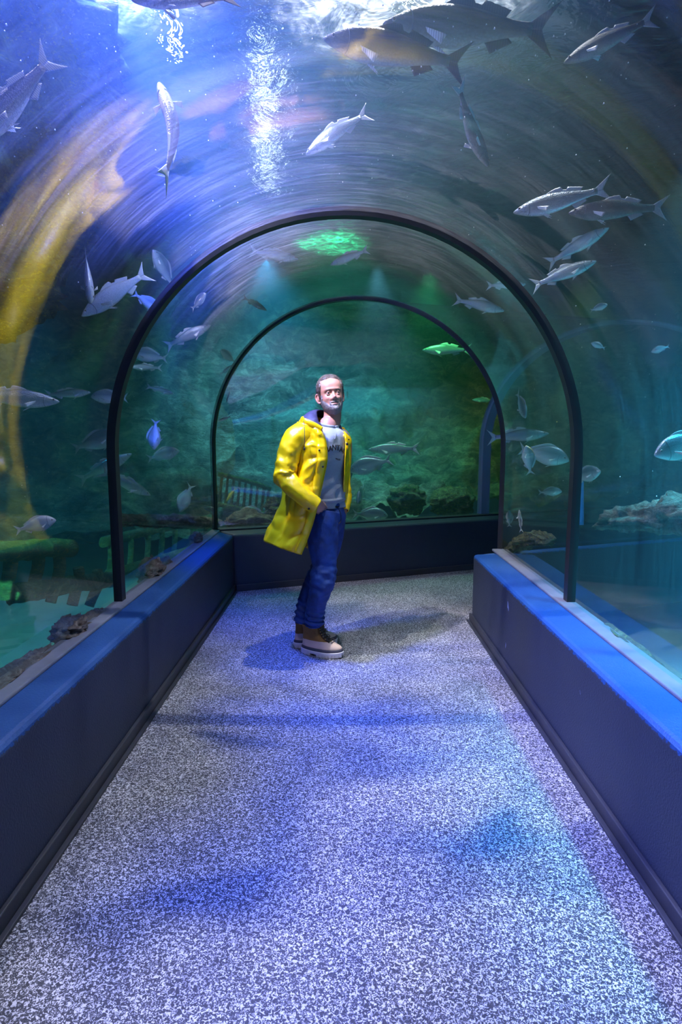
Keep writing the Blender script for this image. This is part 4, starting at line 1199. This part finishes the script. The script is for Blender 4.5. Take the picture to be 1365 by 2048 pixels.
def fish(px, py, plen, ang, kind, depth, label, yaw=0, bend=0, skin=None, fin='fin', pect='fin_pale', grp=None, roll=0, fulllen=None, belly=False):
    """depth: metres of water between the glass and the fish; plen its length in the photo; ang heading, yaw its turn towards (+) or away from the viewer"""
    d = photo_ray(px, py); te = exit_t(d); dist = te+depth; c = Vector((0, 0, CAMH))+d*dist
    size = fulllen or plen/F*dist*(d.dot(CM @ Vector((0, 0, -1))))/max(.25, cos(radians(yaw)))
    Rv = CM @ Vector((1, 0, 0)); Rv = (Rv-d*Rv.dot(d)).normalized(); Uv = Rv.cross(d)
    a, k = radians(ang), radians(yaw)
    H = (Rv*cos(a)+Uv*sin(a))*cos(k)-d*sin(k)
    up = d.copy() if belly else (UP if abs(H.z) < .85 else (-d))
    up = (up-H*up.dot(H)).normalized()
    up = Matrix.Rotation(radians(roll), 3, H) @ up
    side = up.cross(H)
    Mx = Matrix(((H.x, side.x, up.x), (H.y, side.y, up.y), (H.z, side.z, up.z))).to_4x4()
    skin = skin or kind
    ms = fish_meshes(kind, bend, skin, fin, pect)
    root = bpy.data.objects.new('bass' if kind == 'bass' else 'bream', ms['fish']); C.objects.link(root)
    if skin == 'yellow_fish': root.name = 'yellow_fish'
    root.matrix_world = Matrix.Translation(c) @ Mx @ Matrix.Scale(size, 4)
    props(root, label, 'fish', grp)
    for key, nm in (('dorsal_fin', 'dorsal_fin'), ('anal_fin', 'anal_fin'), ('tail_fin', 'tail_fin'), ('p1', 'pectoral_fin'), ('p-1', 'pectoral_fin'), ('pelvic_fin', 'pelvic_fin'), ('e1', 'eye'), ('e-1', 'eye'), ('g1', 'gill_cover'), ('g-1', 'gill_cover')):
        if plen < 45 and key[0] in 'g': continue
        ch = bpy.data.objects.new(nm, ms[key]); C.objects.link(ch); ch.parent = root
        if key[0] == 'e':
            pu = bpy.data.objects.new('pupil', ms['u'+key[1:]]); C.objects.link(pu); pu.parent = ch
    return root
GB, GR = 'bass swimming round the tunnel', 'bream swimming round the tunnel'
FISH = [
 (18, 212, 250, 217, 'bass', .35, 'large dark bass cut by the frame, forked tail raised, upper left corner beside the rock', dict(skin='dark_bass', fin='fin', yaw=10, bend=.4)),
 (362, -2, 215, 181, 'bass', .40, 'dark bass seen from below at the very top edge of the tunnel roof', dict(skin='dark_bass', fin='fin_dark', roll=25)),
 (343, 250, 165, 101, 'bass', .35, 'bass seen from below with glowing white fins, swimming up the bright blue roof glass', dict(skin='dark_bass', fin='fin_pale', yaw=-48, bend=-1.6, belly=True)),
 (668, 268, 150, 212, 'bass', .8, 'pale grey bass diving head down to the left over the tunnel roof', dict(bend=-.8)),
 (945, 262, 165, -57, 'bass', .6, 'slim bass diving steeply with a white rimmed back, above the tunnel roof', dict(bend=-1, skin='dark_bass', fin='fin')),
 (1113, 405, 185, 193, 'bass', .55, 'silver bass with dark head, upper one of the overlapping pair at upper right', dict(bend=.6)),
 (1226, 420, 185, 184, 'bass', .50, 'dark flanked bass with bright back, right hand one of the overlapping pair', dict(bend=-.4, skin='dark_bass', fin='fin')),
 (1160, 490, 130, 32, 'bass', 1.6, 'hazy blue bass rising just beneath the overlapping pair of bass', {}),
 (1133, 546, 128, 22, 'bass', .9, 'pale bass with shining snout, alone beneath the hazy blue bass', {}),
 (1016, 570, 78, 2, 'bass', 1.0, 'small bass half hidden by the near black joint ring', {}),
 (963, 611, 105, -13, 'bass', .7, 'silver bass between the two black joint rings, heading down to the right', dict(bend=.5)),
 (553, 511, 100, -9, 'bass', .9, 'violet grey bass left of the bright green patch on the roof', dict()),
 (696, 516, 84, 200, 'bass', .7, 'slender silver bass right under the bright green patch on the roof', dict(bend=.3)),
 (512, 609, 54, -28, 'bass', .8, 'small dark bass above the far joint ring at its upper left', dict(skin='dark_bass', fin='fin_dark')),
 (890, 700, 98, 180, 'bass', 1.6, 'green lit bass inside the far arch at its upper right', dict()),
 (226, 590, 165, 212, 'bass', .5, 'big bass lit bright white, plunging left, beside the yellow reflection', dict(bend=-.5, yaw=10, fin='fin_pale', skin='lit_bass')),
 (177, 560, 95, 268, 'bream', .55, 'rounded white bream seen end on, touching the big white bass', dict(yaw=40, skin='lit_bass', fin='fin_pale')),
 (297, 607, 62, -36, 'bream', 1.1, 'violet bream just left of the near joint ring, below the white tail', {}),
 (399, 602, 44, 45, 'bream', .8, 'tiny bream inside the near ring, upper left', dict(yaw=30)),
 (380, 670, 103, 24, 'bass', .6, 'striking silver bass climbing right, between the joint rings on the left', dict(bend=.4)),
 (296, 712, 72, 172, 'bream', 1.4, 'blue bream crossed by the near joint ring on the left', {}),
 (290, 735, 62, 178, 'bass', 1.8, 'faint teal bass just below the blue bream at the near ring', {}),
 (323, 781, 56, -16, 'bass', 1.0, 'small green bass under the faint teal bass, inside the near ring', {}),
 (455, 712, 40, 140, 'bream', .8, 'tiny green and white bream beside the far ring on the left', dict(yaw=30)),
 (456, 738, 36, 32, 'bass', .5, 'tiny white bass touching the left side of the far ring', {}),
 (35, 797, 170, -5, 'bass', .35, 'large green bass at the left edge in front of the yellow reflection', {}),
 (140, 787, 86, 3, 'bass', 1.4, 'hazy teal bass right of the yellow reflection', {}),
 (216, 795, 70, 178, 'bream', 1.5, 'hazy teal bream level with the hazy bass, near the ring', {}),
 (195, 883, 92, 18, 'bream', 1.3, 'broad teal bream in dark water left of the near ring', dict(yaw=15)),
 (310, 872, 62, 265, 'bream', .5, 'thin upright bream seen edge on, inside the near ring on the left', dict(yaw=25, roll=80)),
 (330, 909, 66, 14, 'bream', 1.1, 'green bream just beneath the thin upright bream', dict()),
 (215, 932, 118, 28, 'bass', 2.0, 'murky green bass behind the near ring, above the blue bass', {}),
 (256, 969, 108, -27, 'bass', .45, 'blue bass with striped gill nosing down, crossed by the near ring', dict(bend=.6)),
 (371, 999, 62, 248, 'bream', 1.0, 'pale bream nose down above the driftwood log', dict(yaw=20, roll=40)),
 (75, 1050, 78, 16, 'bream', .35, 'rounded white bream above the green timber railing, at the left edge', dict(fin='fin_pale', skin='lit_bass')),
 (784, 898, 104, 181, 'bass', .9, 'crisp silver bass behind the man, topmost of the fish beside him', dict(bend=-.3)),
 (738, 932, 90, 196, 'bream', .7, 'silver bream with raised tail right beside the man shoulder', dict(bend=.3)),
 (722, 990, 40, 250, 'bream', .8, 'round bream facing the viewer to the right of the man hand', dict(yaw=58)),
 (744, 1030, 72, -3, 'bream', .8, 'turquoise bream close above the back ledge, right of the man', {}),
 (1044, 812, 56, -70, 'bream', .4, 'bright bream turned towards the viewer, inside the near ring on the right', dict(yaw=35)),
 (1042, 871, 120, 4, 'bass', 1.1, 'thick dusky blue bass between the rings on the right', dict()),
 (1092, 911, 102, -14, 'bream', 1.0, 'dusky blue bream touching the near ring on the right', dict(bend=.5)),
 (1057, 918, 60, 100, 'bream', .4, 'thin bright bream swimming upright, under the thick blue bass', dict(yaw=20, roll=85)),
 (1175, 950, 56, 15, 'bream', 1.2, 'small round dusky bream just right of the near ring', dict(yaw=45)),
 (1103, 984, 46, 2, 'bream', 1.4, 'faint blue bream low between the rings on the right', {}),
 (1041, 1040, 46, 95, "bass", .20, 'small pale bass pointing up, above the glowing yellow rock', dict(roll=40)),
 (1019, 1036, 34, 92, 'bream', .35, 'very thin bream beside the far glass edge, above the glowing yellow rock', dict(yaw=20, roll=80)),
 (1368, 893, 118, 200, 'bream', .30, 'large silver bream cut by the right edge of the frame', dict(yaw=30)),
 (1200, 615, 34, 20, 'bream', 1.8, 'tiny bream with yellow snout, right of the near ring', {}),
 (1196, 691, 30, 160, 'bream', 1.6, 'tiny teal bream in dark water, lower of two right of the ring', {}),
 (1320, 699, 34, 200, 'bream', 1.2, 'tiny green bream beside the yellow reflection band at right', {}),
 (965, 800, 44, 178, 'bass', 2.2, 'dim green bass just left of the grey joint strip', {}),
 (462, 990, 34, 235, 'bass', .9, 'small bright yellow fish above the rocky log on the left', dict(skin='yellow_fish', fin='fin_yellow', pect='fin_yellow')),
 (457, 792, 30, 250, 'bass', .6, 'small blue bass at the left edge of the far arch, upper one', dict()),
 (448, 838, 28, 200, 'bass', .8, 'small blue bass at the left edge of the far arch, lower one', dict()),
 (920, 55, 345, 178, 'bass', 1.3, 'long black bass gliding across the top of the picture', dict(skin='dark_bass', fin='fin_dark', bend=.3, roll=-20)),
 (780, 100, 300, 172, 'bass', 1.0, 'long ochre brown bass under the black one at the top', dict(skin='dark_bass', fin='fin_dark', bend=-.3, roll=-20)),
 (1210, 85, 175, 205, 'bass', 1.4, 'dim bass with bright blue rim slanting down at the upper right', dict(skin='dark_bass', fin='fin')),
 (325, 535, 80, 115, 'bream', 1.5, 'ghostly teal bream in the blue glow, above the near ring', {}),
 (700, 955, 60, 70, 'bass', 1.0, 'blue tail and flank of a bass showing beside the coat edge', {}),
 (505, 1025, 56, 175, 'bream', .55, 'teal bream resting low behind the coat hem on the left', {}),
]
for px, py, pl_, an, kd, dp, lb, kw in FISH:
    fish(px, py, pl_, an, kd, dp, lb, grp=GB if kd == 'bass' else GR, **kw)
# ------------------------------------------------------------------ things in the tank
def pt(px, py, depth):
    d = photo_ray(px, py); return Vector((0, 0, CAMH))+d*(exit_t(d)+depth)
def rock_blob(name, c, r, mat, label, seed=0, amp=.35, sc=2.2, n=40, grp=None, flat=True, cat='rock'):
    c = Vector(c); V = []; rings = []
    for i in range(n+1):
        t = pi*min(max(i/n, .004), .996); row = []
        for j in range(int(n*1.6)):
            a = 2*pi*j/int(n*1.6)
            u = Vector((sin(t)*cos(a), sin(t)*sin(a), -cos(t)))
            q = u*sc+Vector((seed*3.7, seed*1.3, seed))
            k = 1+amp*(.8*ridged(q*.8, 5)-.35)+amp*.5*fbm(q*2.4, 4)
            row.append(Vector((u.x*r[0]*k, u.y*r[1]*k, u.z*r[2]*k)))
        rings.append(row)
    o = mesh_obj(name, *loft(rings, True, True, True), mat, loc=c)
    return props(o, label, cat, grp)
M['algae'] = mat_rock('algae_rock', (0.05, 0.055, 0.05), (0.32, 0.38, 0.22), (0.55, 0.52, 0.10), 5)
# encrusted overhang at the upper left, grown out of the rock wall
def cluster(name, items, mat, label, seed, amp=.4, sc=2.4):
    parts = []
    O = sum((Vector(c) for c, r in items), Vector())/len(items)
    for k, (c, r) in enumerate(items):
        c = Vector(c)-O; rings = []; n = 34; m = 52
        for i in range(n+1):
            t = pi*min(max(i/n, .004), .996); row = []
            for j in range(m):
                a = 2*pi*j/m; u = Vector((sin(t)*cos(a), sin(t)*sin(a), -cos(t))); q = (u*sc+c*1.5+Vector((seed, k*2.1, 0)))
                kk = 1+amp*(.8*ridged(q*.9, 5)-.35)+amp*.5*fbm(q*3, 4)
                row.append(c+Vector((u.x*r[0]*kk, u.y*r[1]*kk, u.z*r[2]*kk)))
            rings.append(row)
        parts.append(loft(rings, True, True, True))
    return props(mesh_obj(name, *merge(parts), mat, loc=O), label, 'rock')
cluster('rock_overhang', [(pt(-40, 60, 2.0), (.42, .5, .36)), (pt(10, 150, 1.9), (.34, .4, .30)), (pt(70, 215, 2.1), (.24, .30, .26)), (pt(10, 300, 2.1), (.36, .4, .36)),
                          (pt(90, 330, 2.3), (.17, .24, .24)), (pt(20, 410, 2.3), (.32, .4, .30)), (pt(140, 265, 2.2), (.13, .16, .18))], M['algae'],
        'encrusted rock outcrop with yellow green growth, upper left corner beyond the glass', 3.3, .55, 3.0)
cluster('rock_ledge', [(pt(-20, 520, 1.2), (.20, .3, .10)), (pt(35, 548, 1.2), (.10, .14, .06)), (pt(-90, 560, 1.3), (.3, .4, .2))], M['algae'], 'small ragged rock ledge at the left edge above the yellow reflection', 8.1)
# driftwood and crusted stones on the sill behind the glass
def log(name, pts, radii, mat, label, cat='log', seed=0, rough=.35):
    O = pts[0].copy()
    f = lambda L, a, c: rough*(noise.noise(Vector((L*5, cos(a)*2+seed, sin(a)*2)))*1.2+.7*noise.noise(Vector((L*16, cos(a)*5+seed, sin(a)*5))))
    return props(mesh_obj(name, *tube([p-O for p in pts], radii, UP, 36, 16, f), mat, loc=O), label, cat)
log('driftwood_log', [pt(238, 1040, .55), pt(300, 1042, .6), pt(370, 1043, .55), pt(432, 1047, .48)], [(.035, .05), (.045, .06), (.055, .07), (.05, .07)], M['log'], 'pale weathered driftwood log lying across, seen through the left glass beside the far ring', seed=2)
log('crusted_log', [pt(456, 1046, .20), pt(490, 1040, .26), pt(530, 1044, .24), pt(585, 1046, .22)], [(.05, .06), (.085, .10), (.07, .09), (.05, .06)], M['log'], 'crusted knotty log directly behind the back ledge, left of the coat hem', seed=7, rough=.55)
log('sunken_log', [pt(1195, 1052, .8), pt(1240, 1040, .8), pt(1310, 1034, .75), pt(1400, 1020, .7)], [(.02, .03), (.055, .08), (.075, .09), (.09, .10)], M['rock'], 'grey brown sunken log low on the right, right of the near ring', seed=4, rough=.5)
SILL = [((140, 1258), (.055, .10, .045), 'pink white crusted stone against the left glass foot, larger of the nearest two'),
        ((182, 1238), (.035, .12, .025), 'long low pale stone against the left glass foot, just beyond the pink one'),
        ((302, 1146), (.06, .10, .075), 'pointed pale stone at the left glass foot, right after the near ring'),
        ((332, 1132), (.035, .06, .05), 'smaller pointed stone touching the pale pointed one, left glass foot'),
        ((392, 1078), (.04, .08, .045), 'ochre stone low at the left glass foot near the far corner'),
        ((30, 1350), (.05, .22, .03), 'thin crust of shell rubble at the left glass foot near the frame edge')]
for k, ((x, y), r, lb) in enumerate(SILL):
    p = pt(x, y, .09); rock_blob('sill_stone', p, r, M['rock_warm'], lb, k+2, .45, 2.6, 26, 'stones along the left glass foot')
log('glowing_rock', [pt(1012, 1108, .35), pt(1030, 1094, .35), pt(1052, 1082, .36), pt(1078, 1076, .38), pt(1100, 1084, .4)], [(.025, .03), (.04, .05), (.045, .06), (.045, .05), (.03, .04)], M['algae'], 'curved rock with bright yellow crust, at the end of the right glass', 'rock', 6, .6)
log('crust_strip', [pt(1215, 1250, .07), pt(1260, 1290, .07), pt(1310, 1335, .07), pt(1380, 1395, .07)], [(.012, .02), (.02, .035), (.02, .035), (.02, .03)], M['algae'], 'yellowish crust of rubble along the foot of the right glass', 'rubble', 9, .7)
# sunken timber railings
def railing(name, rails, posts, r, label, cat='railing'):
    O = rails[0][0].copy(); root = empty(name, O); props(root, label, cat)
    f = lambda L, a, c: .25*noise.noise(Vector((c.x*9+L*6, c.y*9+cos(a), sin(a)*2)))
    for p in rails: mesh_obj('rail', *tube([q-O for q in p], [(r*1.25, r*.9)]*len(p), UP, 14, 8, f), M['wreck'], root)
    for p in posts: mesh_obj('rib', *tube([q-O for q in p], [(r*.75, r*.75)]*len(p), Vector((1, 0, 0)), 12, 8, f), M['wreck'], root)
    return root
def rib(x, y0, y1, dx, dp): return [pt(x, y0, dp), pt(x+dx*.15, (y0*2+y1)/3, dp), pt(x-dx*.4, (y0+2*y1)/3, dp+.03), pt(x-dx, y1, dp+.06)]
railing('timber_railing', [[pt(-60, 1104, 1.15), pt(30, 1102, 1.15), pt(95, 1096, 1.15), pt(146, 1097, 1.15)], [pt(20, 1188, 1.25), pt(80, 1180, 1.25), pt(160, 1166, 1.25), pt(232, 1158, 1.25)]],
        [rib(20, 1104, 1200, 10, 1.18), rib(75, 1100, 1196, 14, 1.18), rib(118, 1098, 1205, 16, 1.18), rib(156, 1135, 1210, 12, 1.2), rib(195, 1140, 1212, 16, 1.2)], .045,
        'green algae covered timber railing with curved ribs, sunken at lower left')
railing('reflection_ribs', [[pt(205, 1085, 2.0), pt(280, 1066, 2.0), pt(350, 1050, 2.0), pt(425, 1035, 2.0)], [pt(215, 1150, 1.9), pt(290, 1128, 1.9), pt(380, 1100, 1.9)]],  # ribs mostly stand in for reflections, built as solid timber
        [rib(x, 1090-(x-205)*.25, 1165-(x-205)*.30, 4, 2.0) for x in (222, 262, 296, 324, 350, 385)], .035,
        'dim frame of thin upright ribs, mostly shaped after reflections, behind the near ring on the left')
railing('slatted_crate', [[pt(436, 948, 1.0), pt(480, 958, 1.0), pt(515, 968, 1.0), pt(542, 978, 1.0)], [pt(436, 1008, .95), pt(500, 1022, .95), pt(540, 1030, .95)]],
        [[pt(x, 950+(x-436)*.28, 1.0), pt(x-3, 985+(x-436)*.25, 1.0), pt(x-6, 1012+(x-436)*.2, .97)] for x in (444, 456, 468, 480, 492, 504, 516, 528, 538)], .020,
        'dark slatted wooden crate side leaning among the rocks behind the back glass', 'crate')
# boulders at the foot of the back rockwork
BLD = [((815, 1000), (.17, .14, .14), 1.05), ((905, 1006), (.20, .16, .15), .75), ((560, 1016), (.13, .13, .10), .75)]
BLL = ['mossy green boulder behind the turquoise bream, right of the man', 'largest mossy boulder at the foot of the back rockwork, towards the grey joint strip', 'mossy boulder left of the coat, behind the knotty log']
for k, (((x, y), r, dp), lb) in enumerate(zip(BLD, BLL)):
    rock_blob('mossy_boulder', pt(x, y, dp), r, M['algae'], lb, k+20, .45, 1.8, 34, 'boulders behind the back glass')
# upright blue bar in the right hand tank
O = pt(1160, 935, 1.3)
pp = [pt(1160, 935, 1.3)-O, pt(1160, 990, 1.3)-O, pt(1160, 1050, 1.3)-O]
M['bar'] = mat_plain('plain_blue', (0.03, 0.16, 0.45), 0.4)
props(mesh_obj('blue_upright', *tube(pp, [(.028, .028)]*3, Vector((1, 0, 0)), 20, 6), M['bar'], loc=O), 'blue upright bar in the tank just right of the near ring', 'bar')


# drifting specks in the water
rnd = random.Random(5); V = []; Fc = []
while len(V) < 4*420:
    d = photo_ray(rnd.uniform(0, 1365), rnd.uniform(0, 1050)); c = Vector((0, 0, CAMH))+d*(exit_t(d)+rnd.uniform(.06, 1.3))
    if c.z > ZS-.1 or c.z < .62 or (c.x < -1.3 and 1.6 < c.z and c.y < 3.6) or (c.x > 1.3 and c.z < 1.0): continue
    r = rnd.uniform(.0012, .0035); a = len(V)
    V += [c+Vector((r, 0, -r*.5)), c+Vector((-r*.5, r, -r*.5)), c+Vector((-r*.5, -r, -r*.5)), c+Vector((0, 0, r))]
    Fc += [(a, a+2, a+1), (a, a+1, a+3), (a+1, a+2, a+3), (a+2, a, a+3)]
M['speck'] = mat_plain('pale_speck', (0.9, 0.95, 1.0), 0.5)
props(mesh_obj('drifting_specks', V, Fc, M['speck']), 'tiny pale specks drifting in the tank water all round the tunnel', 'specks', kind='stuff')
